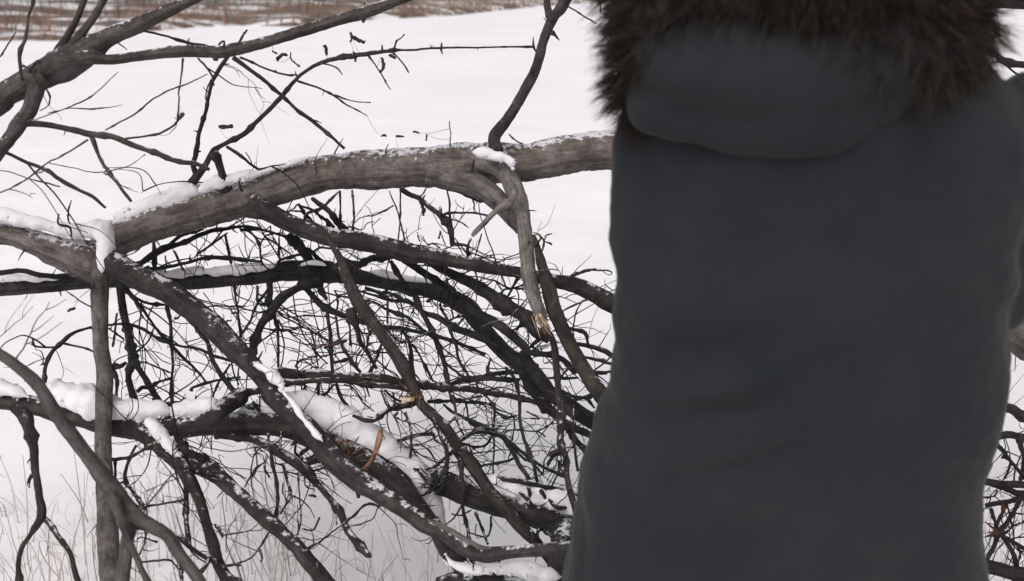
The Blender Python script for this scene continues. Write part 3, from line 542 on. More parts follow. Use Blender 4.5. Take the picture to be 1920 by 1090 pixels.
S|branch|2.4>2.4|l|420,-30,8 440,50,7
S|branch|2.38>2.38|k|20,80,6 60,100,7 180,70,7 330,0,6 390,-30,5
S|branch|2.38>2.3|k|70,100,5 72,200,5 70,310,5
S|branch|2.38>2.3|k|240,-20,5 190,90,6 150,270,7 230,380,6 310,480,7 325,610,6
S|twig|2.3>2.3|k|100,290,3 150,280,4
S|twig|2.3>2.3|k|305,480,5 450,450,4 640,425,5
S|twig|2.2>2.2|k|325,690,4 305,760,4 270,870,3
S|twig|2.2>2.2|k|250,745,3 310,740,3 410,770,3
S|twig|2.2>2.2|k|270,935,4 490,920,4 600,1000,3
S|twig|2.3>2.2|k|75,690,4 90,850,4 100,930,5
S|branch|2.25>2.15|k|590,720,10 640,780,9 760,870,9 850,900,12 1000,1040,12 1100,1110,12
S|branch|2.2>2.15|k|850,900,10 790,980,10 730,1060,12 720,1110,10
S|twig|2.2>2.15|k|900,640,5 950,730,4
S|twig|2.2>2.15|k|960,960,6 1090,960,5
S|branch|2.2>2.15|k|600,900,10 610,1000,8 610,1100,8
S|branch|2.15>2.1|G|70,200,14 130,250,24 150,320,18 170,430,15 190,550,14 205,650,13 203,760,16 160,850,9 110,930,9 95,1000,9 100,1090,9 90,1200,9
S|branch|2.12>2.05|G|203,750,14 230,775,11 280,830,9 330,900,9 370,980,9 400,1090,10 440,1200,10
S|twig|2.12>2.12|G|165,545,8 152,570,6 150,610,3
N|trunk|1.95>1.8|o|-240,560,22 -80,628,22 0,665,22 37,691,22 73,724,25 103,774,26 128,807,28 158,848,28 194,895,30 220,928,34 250,969,38 283,987,25 316,1006,24 338,1042,23 367,1079,22 410,1150,22 450,1230,22
N|branch|1.87>1.75|o|240,955,24 245,985,26 238,1015,25 235,1050,27 228,1100,30 220,1200,32
N|branch|1.86>1.75|o|210,925,16 220,954,18 235,995,14 257,1042,12 275,1086,12 310,1170,12
N|twig|1.86>1.86|G|810,790,4 825,800,5 835,815,4
R|trunk|2.42>2.45|o|806,902,44 822,903,52 845,912,48 873,925,45 928,943,48 983,958,50 1027,972,50 1057,983,50 1150,1015,52 1300,1070,56 1450,1150,60
R|branch|2.4>2.2|o|1062,985,44 1057,1002,44 1048,1040,38 1040,1075,34 1032,1120,32
R|branch|2.4>2.35|j|120,470,6 135,560,6 155,650,6 180,800,6 215,960,5
R|branch|2.4>2.35|j|225,520,6 245,590,6 290,680,5 325,785,5
R|twig|2.4>2.35|j|350,560,4 345,650,4 325,715,4 270,735,3 200,705,3 160,690,2
R|twig|2.4>2.35|j|230,620,2 220,690,2 250,740,2
R|twig|2.4>2.35|j|640,630,8 700,720,7 745,790,6
R|twig|2.4>2.35|j|770,650,7 735,700,6 735,775,5
R|twig|2.4>2.35|j|780,670,6 830,720,5 875,780,5
R|twig|2.4>2.35|j|30,540,3 90,545,3 190,510,3
R|branch|2.4>2.4|j|550,350,3 600,375,6 660,430,6
R|branch|2.4>2.4|j|660,330,8 670,400,8 680,480,6
R|branch|2.4>2.4|j|760,350,8 800,430,7 820,490,6
R|branch|2.4>2.4|j|800,400,5 900,470,8 1000,490,8
R|branch|2.2>2.15|I|30,780,26 60,850,28 100,930,30 170,1000,30 200,1060,36 220,1150,40
R|branch|2.2>2.15|j|-80,1120,30 60,1090,34 200,1075,32 400,1075,30 520,1110,30 700,1180,30
R|branch|2.2>2.15|I|310,950,8 325,1000,9 345,1060,10
R|branch|2.2>2.2|I|180,870,9 215,930,7 240,1010,6
Q|trunk|2.5>2.4|q|-400,880,34 -100,930,30 140,970,26 430,1010,24 540,1040,26 623,1060,30 760,1110,34
Q|branch|2.9>2.9|q|200,-40,18 340,20,18 480,70,18 560,90,18 623,130,18 800,210,20 1000,330,22
Q|branch|2.8>2.8|q|300,270,12 470,250,12 540,240,14 623,250,14 800,240,14
Q|branch|2.8>2.7|q|600,250,12 605,300,10 620,370,7 615,450,6 600,500,5
Q|branch|2.7>2.6|q|460,300,6 480,310,10 520,350,7 600,450,7 650,520,6
Q|branch|2.7>2.6|q|500,360,4 530,380,5 535,430,4 510,490,5
Q|branch|2.6>2.6|q|200,500,13 410,510,14 500,520,13 623,530,14 800,540,14
Q|branch|2.6>2.6|q|440,530,8 500,545,9 623,600,12 780,680,12
Q|twig|2.6>2.6|q|380,600,4 450,600,3 468,560,3
Q|branch|2.55>2.55|q|400,650,8 520,625,9 640,600,8
Q|branch|2.55>2.45|q|600,620,7 530,740,8 480,810,10 430,920,8 380,1010,8
Q|branch|2.5>2.5|q|500,640,5 490,700,5 470,760,6 465,810,8
Q|branch|2.5>2.5|q|430,670,6 450,740,6 465,810,8
Q|branch|2.5>2.4|q|470,810,9 540,850,7 623,900,9 750,980,8
Q|twig|2.5>2.4|q|500,820,4 560,775,3 650,720,3
Q|branch|2.5>2.4|q|490,820,8 530,880,7 570,960,9 590,1060,10 600,1150,10
Q|twig|2.5>2.5|q|540,845,3 650,830,3
Q|twig|2.6>2.6|q|560,690,3 600,695,3 650,710,3
Q|twig|2.6>2.6|q|520,640,5 490,730,4 
Q|twig|2.5>2.5|q|580,900,3 600,930,4 590,990,3
V|branch|2.6>2.7|o|1770,80,3 1820,92,7 1865,102,10 1880,112,12 1920,122,12 1990,118,13 2100,90,15 2250,10,20
V|twig|2.55>2.55|o|1840,123,3 1862,119,3 1880,114,4
V|twig|2.55>2.55|o|1878,116,4 1905,137,4 1935,152,4 1990,170,3
V|trunk|2.7>2.7|o|1560,-20,5 1640,-22,14 1720,-20,30 1790,-16,44 1850,-8,44 1930,-4,44 2010,-8,48 2200,-20,56 2500,60,66 2800,260,80 2950,620,95
'''
SNOW = '''
L|2.72>2.72|o|215,424,24 238,405,30 270,390,32 300,378,32 345,362,30 380,350,26
L|2.66>2.7|o|372,358,18 400,345,20 430,338,24 465,330,24 498,320,14 530,310,10 580,296,8
L|2.6>2.62|o|-200,405,30 -90,398,34 0,403,32 40,412,30 90,424,28 130,432,30 165,432,36 190,425,40 210,415,36
L|2.60>2.55|o|188,415,36 194,435,34 198,455,30 196,475,26 193,492,22 190,512,14
L|2.345>2.315|o|478,680,6 486,687,9 497,694,17 509,703,22 519,711,20 527,722,15 531,734,8
L|2.31>2.255|o|528,730,5 545,752,8 560,772,10 576,794,12 592,812,12 606,828,7
L|2.615>2.60|o|885,284,10 905,286,18 925,292,24 945,296,28 958,304,22 962,316,10
B|2.88>2.88|o|-120,528,12 -30,520,14 40,522,14 90,522,10 130,518,5
B|2.9>2.9|o|280,512,12 330,512,18 400,508,20 450,505,22 500,500,16 525,490,8
B|2.86>2.86|o|560,498,5 580,493,8 600,494,8 612,498,5
B|2.95>2.95|o|690,508,8 720,514,13 760,522,13 800,528,10 812,532,5
S|2.5>2.48|o|-220,725,36 -90,726,38 0,726,32 35,736,26 52,745,10
S|2.48>2.46|o|75,725,26 100,733,42 140,746,50 180,757,50 215,765,46 250,768,40 285,768,36 320,774,34
S|2.46>2.44|o|318,772,30 350,768,40 385,764,34 410,760,24
S|2.44>2.44|o|440,775,16 465,768,26 500,764,36 540,758,52 575,766,64 610,782,66 650,806,66 700,836,66 745,868,66 785,908,60 806,948,48 822,985,34 845,1010,18
S|2.36>2.32|o|272,786,26 292,800,30 308,824,26 325,846,20 340,858,12
R|2.43>2.44|o|852,898,14 885,902,28 925,910,38 970,918,44 1015,930,46 1060,944,46 1120,972,44 1200,1004,40
R|2.16>2.14|o|835,1040,8 848,1056,12 872,1064,24 905,1068,26 950,1064,24 1000,1068,30 1050,1085,34
R|2.3>2.3|o|850,1062,10 838,1050,14 852,1030,10 
'''
LEAVES = '''655,70 672,77 515,100 608,95 712,122 720,257 750,258 780,250 798,258 424,240 135,582 370,287 788,392 824,405 822,440 530,110
585,932 1878,846 1880,852 836,575 440,590 1042,850 1052,845 735,108 663,107 782,730 775,742 790,745 812,890 640,870 652,880 690,858'''
# ================================================================ SETTING
def sstep(a, b, x): t = min(1, max(0, (x - a) / (b - a))); return t * t * (3 - 2 * t)
def ground_h(x, y):
    edge = 1.75 - .75 * sstep(.1, -.6, x)
    h = ICE * sstep(edge - .25, edge + .75, y)
    if y < 12 and abs(x) < 12:
        h += .035 * noise.noise(Vector((x * .8, y * .8, 3))) + .012 * noise.noise(Vector((x * 3, y * 3, 9)))
    else:
        h += .03 * noise.noise(Vector((x * .15, y * .15, 3)))
    return h
def axis(lo, hi, near, far):
    a = [0.0]; 
    while a[-1] < hi: a.append(a[-1] + (near if a[-1] < 6 else near * (a[-1] / 6) ** 1.5))
    b = [0.0]
    while b[-1] > lo: b.append(b[-1] - (near if b[-1] > -6 else near * (-b[-1] / 6) ** 1.5))
    return sorted(set(a + b))
gx = axis(-700, 700, .07, 5); gy = axis(-60, 900, .07, 5)
gv = [(x, y, ground_h(x, y)) for y in gy for x in gx]; w = len(gx)
gf = [(j * w + i, j * w + i + 1, (j + 1) * w + i + 1, (j + 1) * w + i) for j in range(len(gy) - 1) for i in range(w - 1)]
me = bpy.data.meshes.new('snow_covered_ice'); me.from_pydata(gv, [], gf); me.update()
m, nt, b = new_mat('open_snow', .85)
geo = N(nt, 'ShaderNodeNewGeometry')
c = ramp(nt, noise_tex(nt, geo.outputs['Position'], .35, 5, .6), [(.3, (.80, .775, .79)), (.7, (.86, .85, .86))]); nt.links.new(c, b.inputs['Base Color'])
bp = N(nt, 'ShaderNodeBump'); bp.inputs['Strength'].default_value = .35; bp.inputs['Distance'].default_value = .03
nt.links.new(noise_tex(nt, geo.outputs['Position'], 7, 7, .6), bp.inputs['Height']); nt.links.new(bp.outputs[0], b.inputs['Normal'])
tag(link('ground', me, m), 'snow lying over the bank and the frozen lake', None, None, 'structure')

# far bank, following the edge of the lake
edge = [at_ice(*p) for p in ((-1500, 150), (-600, 104), (0, 77), (120, 77), (250, 62), (300, 57), (420, 50), (550, 50), (620, 42), (740, 35), (880, 26), (1000, 14), (1120, 6), (1300, -4), (1500, -14), (1900, -30))]
edge, _ = catmull(edge, np.ones(len(edge)), .5)
tt = [0, .15, .4, .8, 1.3, 2, 3, 4, 5, 6.5, 8, 10, 13, 17, 22, 30, 40, 60, 90, 140]
def bank_h(p, t):
    q = Vector((p[0] * .5, p[1] * .5, 5))
    return ICE + .02 + .16 * sstep(0, .8, t + .5 * noise.noise(q * 2)) + .028 * t + .10 * noise.noise(Vector((p[0] * .9, p[1] * .9, 1))) * sstep(0, 1, t) + (.035 * (t - 25) if t > 25 else 0)
def bank_pt(i, t):
    p = edge[i]; dirv = np.array([-.18, .98, 0]); dirv /= np.linalg.norm(dirv)
    wob = .55 * noise.noise(Vector((p[0] * .7, p[1] * .7, 2))) + .25 * noise.noise(Vector((p[0] * 2.3, p[1] * 2.3, 2)))
    q = p + dirv * (t + wob); q[2] = bank_h(q, t); 
    if t == 0: q[2] = ICE - .12
    return q
bv = []; nE = len(edge)
for i in range(nE):
    for t in tt: bv.append(tuple(bank_pt(i, t)))
k = len(tt)
bf = [(i * k + j, i * k + j + 1, (i + 1) * k + j + 1, (i + 1) * k + j) for i in range(nE - 1) for j in range(k - 1)]
me = bpy.data.meshes.new('far_bank'); me.from_pydata(bv, [], bf); me.update()
m, nt, b = new_mat('bank_litter_and_snow', .95); geo = N(nt, 'ShaderNodeNewGeometry')
mp = N(nt, 'ShaderNodeMapping'); mp.inputs['Scale'].default_value = (.35, 1, 1); mp.inputs['Rotation'].default_value = (0, 0, -.15); nt.links.new(geo.outputs['Position'], mp.inputs[0])
n1 = noise_tex(nt, mp.outputs[0], .55, 6, .65, .5); n2 = noise_tex(nt, geo.outputs['Position'], 3.0, 6, .7)
col = ramp(nt, n2, [(.35, (.07, .05, .04)), (.5, (.13, .09, .068)), (.65, (.20, .145, .11))])
sn = ramp(nt, n1, [(.52, (0, 0, 0)), (.57, (1, 1, 1))])
mx = N(nt, 'ShaderNodeMixRGB'); nt.links.new(sn, mx.inputs[0]); nt.links.new(col, mx.inputs[1]); mx.inputs[2].default_value = (.72, .70, .71, 1)
nt.links.new(mx.outputs[0], b.inputs['Base Color'])
tag(link('far_bank', me, m), 'brown far bank of the lake with strips of snow', None, None, 'structure')
# dry grass and reeds of the bank: nobody could count them
def blades(name, pts, hmin, hmax, width, mat, lean=.25):
    n = len(pts); P = np.array(pts); h = RNG.uniform(hmin, hmax, n); a = RNG.uniform(0, math.pi, n)
    dx = np.stack([np.cos(a), np.sin(a), np.zeros(n)], 1) * (width * RNG.uniform(.6, 1.4, n))[:, None]
    ln = RNG.normal(0, lean, (n, 3)); ln[:, 2] = 0
    mid = P + np.stack([np.zeros(n), np.zeros(n), h * .55], 1) + ln * (h * .35)[:, None]
    top = P + np.stack([np.zeros(n), np.zeros(n), h], 1) + ln * h[:, None]
    V = np.stack([P - dx, P + dx, mid - dx * .8, mid + dx * .8, top], 1).reshape(-1, 3)
    f = []
    for i in range(n): k = i * 5; f += [(k, k + 1, k + 3, k + 2), (k + 2, k + 3, k + 4)]
    me = bpy.data.meshes.new(name); me.from_pydata(V.tolist(), [], f); me.update()
    return link(name, me, mat, None, False)
def island_mat(name, stops, rough=.9, trans=0.0):
    m, nt, b = new_mat(name, rough); geo = N(nt, 'ShaderNodeNewGeometry')
    nt.links.new(ramp(nt, geo.outputs['Random Per Island'], stops), b.inputs['Base Color'])
    b.inputs['Specular IOR Level'].default_value = .2
    return m
M['straw'] = island_mat('dry_straw', [(0, (.13, .080, .052)), (.4, (.24, .155, .105)), (.8, (.34, .24, .17)), (1, (.30, .11, .055))])
M['brush'] = island_mat('grey_brush', [(0, (.06, .05, .047)), (.5, (.125, .108, .102)), (1, (.25, .225, .215))])
pts = []
for _ in range(15000):
    i = random.randrange(20, nE - 1); t = random.random() ** 1.6 * 8
    q = bank_pt(i, t)
    if noise.noise(Vector((q[0] * .35, q[1] * .8, 7))) < -.12: continue
    pts.append(q)
tag(blades('dry_grass', pts, .12, .5, .012, M['straw']), 'tawny dry grass along the far bank', 'grass', None, 'stuff')
pts = []
for _ in range(9000):
    i = random.randrange(1, nE - 1); t = random.uniform(5, 30); q = bank_pt(i, t); pts.append(q)
tag(blades('brush', pts, .5, 2.2, .014, M['brush'], .18), 'grey leafless brush behind the dry grass of the far bank', 'brush', None, 'stuff')
# leafless trees on the far bank
M['far_bark'] = flat_mat('far_bark', [(.35, (.10, .085, .08)), (.65, (.20, .18, .17))], 3, .9)
def far_tree_meshes(seed):
    rnd = random.Random(seed); H = rnd.uniform(6, 9)
    P = [np.array([0, 0, -.3])]
    for q in range(6): P.append(P[-1] + np.array([rnd.uniform(-.2, .2), rnd.uniform(-.2, .2), H / 6]))
    r0 = rnd.uniform(.09, .17); pc, rc = catmull(P, np.linspace(r0, .02, 7), .5)
    mt = MB(); tube(mt, pc, rc, 7, .15, seed); cr = MB()
    for q in range(34):
        k = rnd.randrange(3, len(pc) - 1); a = rnd.uniform(0, 6.28); L = rnd.uniform(.8, 2.4)
        d = np.array([math.cos(a), math.sin(a), rnd.uniform(.4, 1.2)]); d /= np.linalg.norm(d)
        e0 = pc[k]; e1 = e0 + d * L * .5 + np.array([0, 0, .1]); e2 = e0 + d * L + np.array([rnd.uniform(-.2, .2), rnd.uniform(-.2, .2), .35])
        bc, br = catmull([e0, e1, e2], [rc[k] * .5, rc[k] * .3, .008], .4); tube(cr, bc, br, 4)
        for z in range(3):
            a2 = rnd.uniform(0, 6.28); d2 = d + np.array([math.cos(a2), math.sin(a2), rnd.uniform(0, .8)]) * .8
            s = bc[rnd.randrange(1, len(bc))]; bc2, br2 = catmull([s, s + d2 * .3, s + d2 * .7], [.012, .009, .005], .3); tube(cr, bc2, br2, 3)
    return mt.mesh('trunk'), cr.mesh('crown')
kinds = [far_tree_meshes(s) for s in range(5)]
for kd in kinds:
    for me in kd: me.materials.append(M['far_bark'])
spots = []
for j in range(34):
    i = int(8 + (nE * .62) * (j / 34)) + random.randrange(-3, 4); i = max(1, min(nE - 2, i)); spots.append(bank_pt(i, random.uniform(5, 22)))
for j, q in enumerate(spots):
    t = thing('bare_tree', 'grey leafless tree standing in the brush of the far bank', 'tree', tuple(q), 'leafless trees on the far bank')
    t.rotation_euler.z = random.uniform(0, 6.28); s = random.uniform(.8, 1.2); t.scale = (s, s, s)
    for nm, me in zip(('trunk', 'crown'), kinds[j % 5]):
        o = bpy.data.objects.new(nm, me); C.objects.link(o); o.parent = t

# ================================================================ THE TREES
ROOT = {}
def root(key, name, label, px, py, d, cat='tree'):
    ROOT[key] = thing(name, label, cat, tuple(at(px, py, d)))
root('L', 'leaning_tree', 'thick grey-brown trunk lying almost level behind the person, snow in its fork', 190, 490, 2.7)
root('U', 'brown_tree', 'brown tree reaching in from the upper left with a long level branch above the fork', 15, 176, 2.2)
root('B', 'dark_tree', 'black wet bough with a line of snow, spreading into a dense mesh of twigs', 0, 540, 2.9)
root('K', 'slanting_tree', 'olive-brown young tree slanting down to the right through the middle of the tangle', 712, 622, 2.5)
root('S', 'fallen_tree', 'dark fallen tree low on the left, deep snow along its log', 0, 752, 2.5)
root('N', 'near_sapling', 'smooth grey sapling nearest the camera, crossing the lower left corner', 0, 665, 1.9)
root('R', 'broken_log', 'snow-capped dark log with a rotten broken end, just left of the hem of the coat', 822, 903, 2.42, 'log')
root('Q', 'thicket_shrub', 'reddish-black shrub seen at the bottom right edge beyond the coat', 1860, 1010, 2.5, 'shrub')
root('V', 'dark_limb', 'dark drooping limb at the top right corner beside the fur', 1850, 0, 2.7, 'branch')

def parse(s, tile):
    ox, oy, k = TILE[tile]; out = []
    for w in s.split():
        x, y, wd = map(float, w.split(',')); out.append((ox + x / k, oy + y / k, wd))
    return out
LIM = []          # traced limbs, kept for the twigs that grow from them
for ln, line in enumerate(SURVEY.strip().split('\n')):
    key, kind, dd, tile, pts = line.strip().split('|')
    d0, d1 = map(float, dd.split('>')); P = parse(pts, tile)
    rnd = random.Random(ln * 7 + 1)
    if len(P) > 2 and P[-1][1] < 0 and P[-1][2] > 8 and key != 'V':          # stems that leave the picture at the top run on and thin out
        (x0, y0, _), (x1, y1, w1) = P[-2], P[-1]; nl = math.hypot(x1 - x0, y1 - y0) or 1; ux, uy = (x1 - x0) / nl, (y1 - y0) / nl
        for q in (1, 2, 3): P.append((x1 + ux * 130 * q + rnd.uniform(-20, 20), y1 + uy * 130 * q - 6 * q * q, w1 * (1 - q * .3)))
    L = np.cumsum([0] + [math.hypot(P[i + 1][0] - P[i][0], P[i + 1][1] - P[i][1]) for i in range(len(P) - 1)]); L = L / L[-1]
    ph = rnd.uniform(0, 6); amp = .03 if kind != 'trunk' else .01
    X = []; R = []
    for (x, y, wd), s in zip(P, L):
        d = d0 + (d1 - d0) * s + amp * math.sin(ph + s * 5)
        v = (y - 545) / F; dmax = (CAM[2] - ICE - .03) / (ST + v * CT) if (ST + v * CT) > .05 else 99
        if -100 < x < 2020 and kind != 'trunk': d = min(d, dmax)
        X.append(at(x, y, d)); R.append(max(.0008, wd / 2 * d / F))
    wmax = max(p[2] for p in P)
    step = .006 if wmax < 6 else .008 if wmax < 20 else .009
    pc, rc = catmull(X, R, step)
    n = len(pc)
    # small kinks and nodes
    if wmax < 26:
        j1 = np.array([noise.noise_vector(Vector(p) * 13 + Vector((ln, 0, 0))) for p in pc]); j2 = np.array([noise.noise_vector(Vector(p) * 45 + Vector((ln, 5, 0))) for p in pc])
        env = np.sin(np.linspace(0, math.pi, n))[:, None]
        pc = pc + env * (j1 * .006 + j2 * .0018)
        for _ in range(int(n / 14) + 1):
            k0 = rnd.randrange(n); g = rnd.uniform(.15, .6); wv = np.exp(-((np.arange(n) - k0) / 1.1) ** 2); rc = rc * (1 + g * wv)
    sides = 5 if wmax < 6 else 8 if wmax < 14 else 14 if wmax < 40 else 28
    rough = .14 if wmax < 6 else .24 if wmax < 14 else .22 if wmax < 40 else .13
    mb = MB(); tube(mb, pc, rc, sides, rough, ln * 1.7)
    mk = key if not (key == 'S' and kind == 'trunk') else 'S'
    if key == 'L': mk = 'L' if ln < 2 else 'Ld'
    if key == 'L' and P[0][:2] in ((885.0, 300.0), (965.0, 360.0)): mk = 'pale'
    if key == 'L' and P[0][:2] in ((800.0, 325.0), (200.0, 486.0)): mk = 'Ln'
    if key in 'KB' and kind == 'twig' and rnd.random() < .12: mk = 'red'
    if key == 'Q' and rnd.random() < .5 and wmax < 9: mk = 'red'
    o = mb.build(kind, M[mk], ROOT[key])
    if mk == 'pale': o['label'] = 'pale weathered branch with peeling bark'
    LIM.append((key, kind, pc, rc, wmax, P))

# snow lying on the limbs
for ln, line in enumerate(SNOW.strip().split('\n')):
    key, dd, tile, pts = line.split('|'); d0, d1 = map(float, dd.split('>')); P = parse(pts, tile)
    X = []; R = []
    for i, (x, y, wd) in enumerate(P):
        d = d0 + (d1 - d0) * i / (len(P) - 1); X.append(at(x, y, d)); R.append(wd / 2 * d / F)
    pc, rc = catmull(X, R, .008); q = np.linspace(0, 1, len(rc)); wide = max(q_[2] for q_ in P); amp = .10 if wide > 60 else .22 if wide > 30 else .45
    rc = rc * np.clip(np.sqrt(np.minimum(q, 1 - q) * 12), .12, 1) * np.array([max(.15, 1 + amp * noise.noise(Vector(p) * (11 if wide > 30 else 19) + Vector((ln, 0, 0))) + amp * .9 * noise.noise(Vector(p) * 38)) for p in pc])
    mb = MB(); pc = pc + np.array([noise.noise_vector(Vector(p) * 22) for p in pc]) * np.array([.004, .002, .005])
    tube(mb, pc, rc, 34, .30 if wide > 60 else .42, ln * 3.1 + 50, up=np.array([0, 0, 1.0]), fine=.9)
    rc_ = random.Random(ln)                         # crumbs broken off along its edges
    for _ in range(int(len(pc) * (1.1 if wide > 20 else .7))):
        k0 = rc_.randrange(len(pc)); r_ = rc[k0]; th = rc_.choice([-1, 1]) * rc_.uniform(.7, 2.3)
        T = pc[min(k0 + 1, len(pc) - 1)] - pc[max(k0 - 1, 0)]; T /= np.linalg.norm(T) + 1e-9; sd = np.cross(T, np.array([0, 0, 1.0])); sd /= np.linalg.norm(sd) + 1e-9
        c0 = pc[k0] + sd * math.sin(th) * r_ * rc_.uniform(.8, 1.05) + np.cross(sd, T) * math.cos(th) * r_ * rc_.uniform(.8, 1.05); s_ = rc_.choice([.002, .0025, .0035, .0055])
        if wide < 14: s_ *= .6
        e0 = np.array([rc_.uniform(-1, 1), rc_.uniform(-1, 1), rc_.uniform(-.5, .5)]) * s_
        cc, cr = catmull([c0 - e0, c0, c0 + e0], [s_ * .4, s_, s_ * .4], .004); tube(mb, cc, cr, 6, .5, _)
    mb.build('snow', M['snow'], ROOT[key])

# broken end of the hanging branch, splinters and the fresh orange break lower down
def splinters(key, cx, cy, d, n, ang, spread, Lpx, w0, mat, seed, label=None):
    rnd = random.Random(seed); mb = MB()
    for i in range(n):
        a = math.radians(ang + rnd.uniform(-spread, spread)); L = Lpx * rnd.uniform(.4, 1)
        x0 = cx + rnd.uniform(-w0, w0); y0 = cy + rnd.uniform(-w0, w0) * .6
        dd = d + rnd.uniform(-.02, .02)
        X = [at(x0, y0, dd), at(x0 + math.cos(a) * L * .5 + rnd.uniform(-2, 2), y0 + math.sin(a) * L * .5, dd), at(x0 + math.cos(a) * L, y0 + math.sin(a) * L, dd - .01)]
        r = rnd.choice([.8, 1.2, 1.6, 2.6]) * d / F
        pc, rc = catmull(X, [r, r * .8, r * .1], .006); tube(mb, pc, rc, 5, .25, i)
    o = mb.build('splinters', mat, ROOT[key]); o['kind'] = 'stuff'
    if label: o['label'] = label
    return o
splinters('L', 1006, 592, 2.49, 16, 62, 16, 46, 9, M['wood'], 1, 'pale split wood where the hanging branch snapped')
splinters('K', 782, 742, 2.44, 26, 150, 75, 34, 12, M['orange'], 2, 'rusty torn bark at the crossing of two branches')
splinters('S', 640, 850, 2.34, 46, 200, 150, 42, 30, M['orange'], 3, 'torn reddish bark and splinters')
splinters('R', 815, 905, 2.38, 26, 190, 80, 34, 18, M['R'], 4, 'rotten frayed end of the log')
splinters('S', 375, 878, 2.28, 12, 40, 30, 60, 12, M['S'], 5)
splinters('Q', 1872, 1000, 2.46, 10, 60, 170, 34, 8, M['red'], 6, 'reddish hub of the shrub')
def stick(key, name, pts, d, mat, label=None):
    X = [at(x, y, d) for x, y, w in pts]; R = [w / 2 * d / F for x, y, w in pts]
    pc, rc = catmull(X, R, .006); mb = MB(); tube(mb, pc, rc, 8, .2, pts[0][0]); o = mb.build(name, mat, ROOT[key])
    if label: o['label'] = label
stick('S', 'broken_twig', [(714, 806, 9), (710, 828, 13), (702, 852, 10), (690, 872, 8), (668, 890, 6), (650, 901, 3)], 2.30, M['orange'], 'orange snapped twig standing up from the log')
stick('S', 'broken_twig', [(590, 838, 4), (620, 842, 5), (655, 832, 4), (670, 826, 2)], 2.3, M['pale'])
stick('S', 'broken_twig', [(618, 840, 4), (628, 825, 4), (634, 812, 2)], 2.3, M['pale'])
stick('K', 'broken_twig', [(778, 748, 9), (762, 750, 8), (748, 748, 3)], 2.42, M['wood'], 'pale torn wood')
stick('L', 'peeled_bark', [(800, 974, 4), (835, 990, 9), (870, 1010, 10), (905, 1027, 8), (940, 1026, 3)], 2.035, M['pale'], 'pale strip of peeled bark')
# bark stubs
for key, a_, b_, d in (('S', (672, 905, 22), (672, 934, 6), 2.36), ('L', (448, 930, 1), (449, 931, 1), 2.7), ('R', (930, 1040, 20), (935, 1062, 6), 2.2), ('U', (682, 30, 14), (681, 43, 4), 2.36), ('U', (405, 100, 20), (404, 114, 8), 2.34)):
    stick(key, 'stub', [a_, ((a_[0] + b_[0]) / 2, (a_[1] + b_[1]) / 2, (a_[2] + b_[2]) / 2), b_], d, M[key if key != 'L' else 'Ld'])

# fine twigs that fill the tangle: past counting, one mesh per tree
def inside(x, y):
    if 250 < x < 1120 and 420 < y < 960 and y > 300 + x * .17: return 1.0
    if x < 450 and 560 < y < 800: return .5
    if 1840 < x and y > 800: return 1.0
    if 250 < x < 780 and 840 < y < 1060: return .45
    if y < 420: return .22 if x < 430 else .02
    if x > 1000 and y < 620: return .0
    if 600 < x < 980 and 380 < y < 520: return .12
    return .05
def project(p):
    q = p - CAM; d = q[1] * CT - q[2] * ST; u = q[0] / d; v = (q[1] * ST + q[2] * CT) / d
    return 960 + u * F, 545 - v * F, d
fine = {k: MB() for k in ROOT}
grown = 0; tries = 0; rnd = random.Random(77)
cands = [L_ for L_ in LIM if 3.5 <= L_[4] < 50]
wts = [len(L_[2]) ** .8 for L_ in cands]
# short spurs and buds that roughen every outline
for key, kind, pc, rc, wmax, P in LIM:
    if wmax < 5: continue
    x, y, d = project(pc[len(pc) // 2])
    for _ in range(int(len(pc) * (.05 if wmax < 30 else .035))):
        k0 = rnd.randrange(1, len(pc) - 1); T = pc[k0 + 1] - pc[k0 - 1]; T /= np.linalg.norm(T) + 1e-9
        q = np.array([rnd.gauss(0, 1), rnd.gauss(0, .5), rnd.gauss(0, 1)]); q -= T * q.dot(T); q /= np.linalg.norm(q)
        q = q + T * rnd.uniform(-.2, .8); s0 = pc[k0] + q * rc[k0] * .5; L = rc[k0] + rnd.uniform(.004, .02); r0 = min(rc[k0] * .4, rnd.uniform(.0012, .0028))
        cc, cr = catmull([s0, s0 + q * L * .6, s0 + q * L + np.array([rnd.gauss(0, .003), 0, rnd.gauss(0, .003)])], [r0 * 1.5, r0, r0 * .5], .006); tube(fine[key], cc, cr, 4)
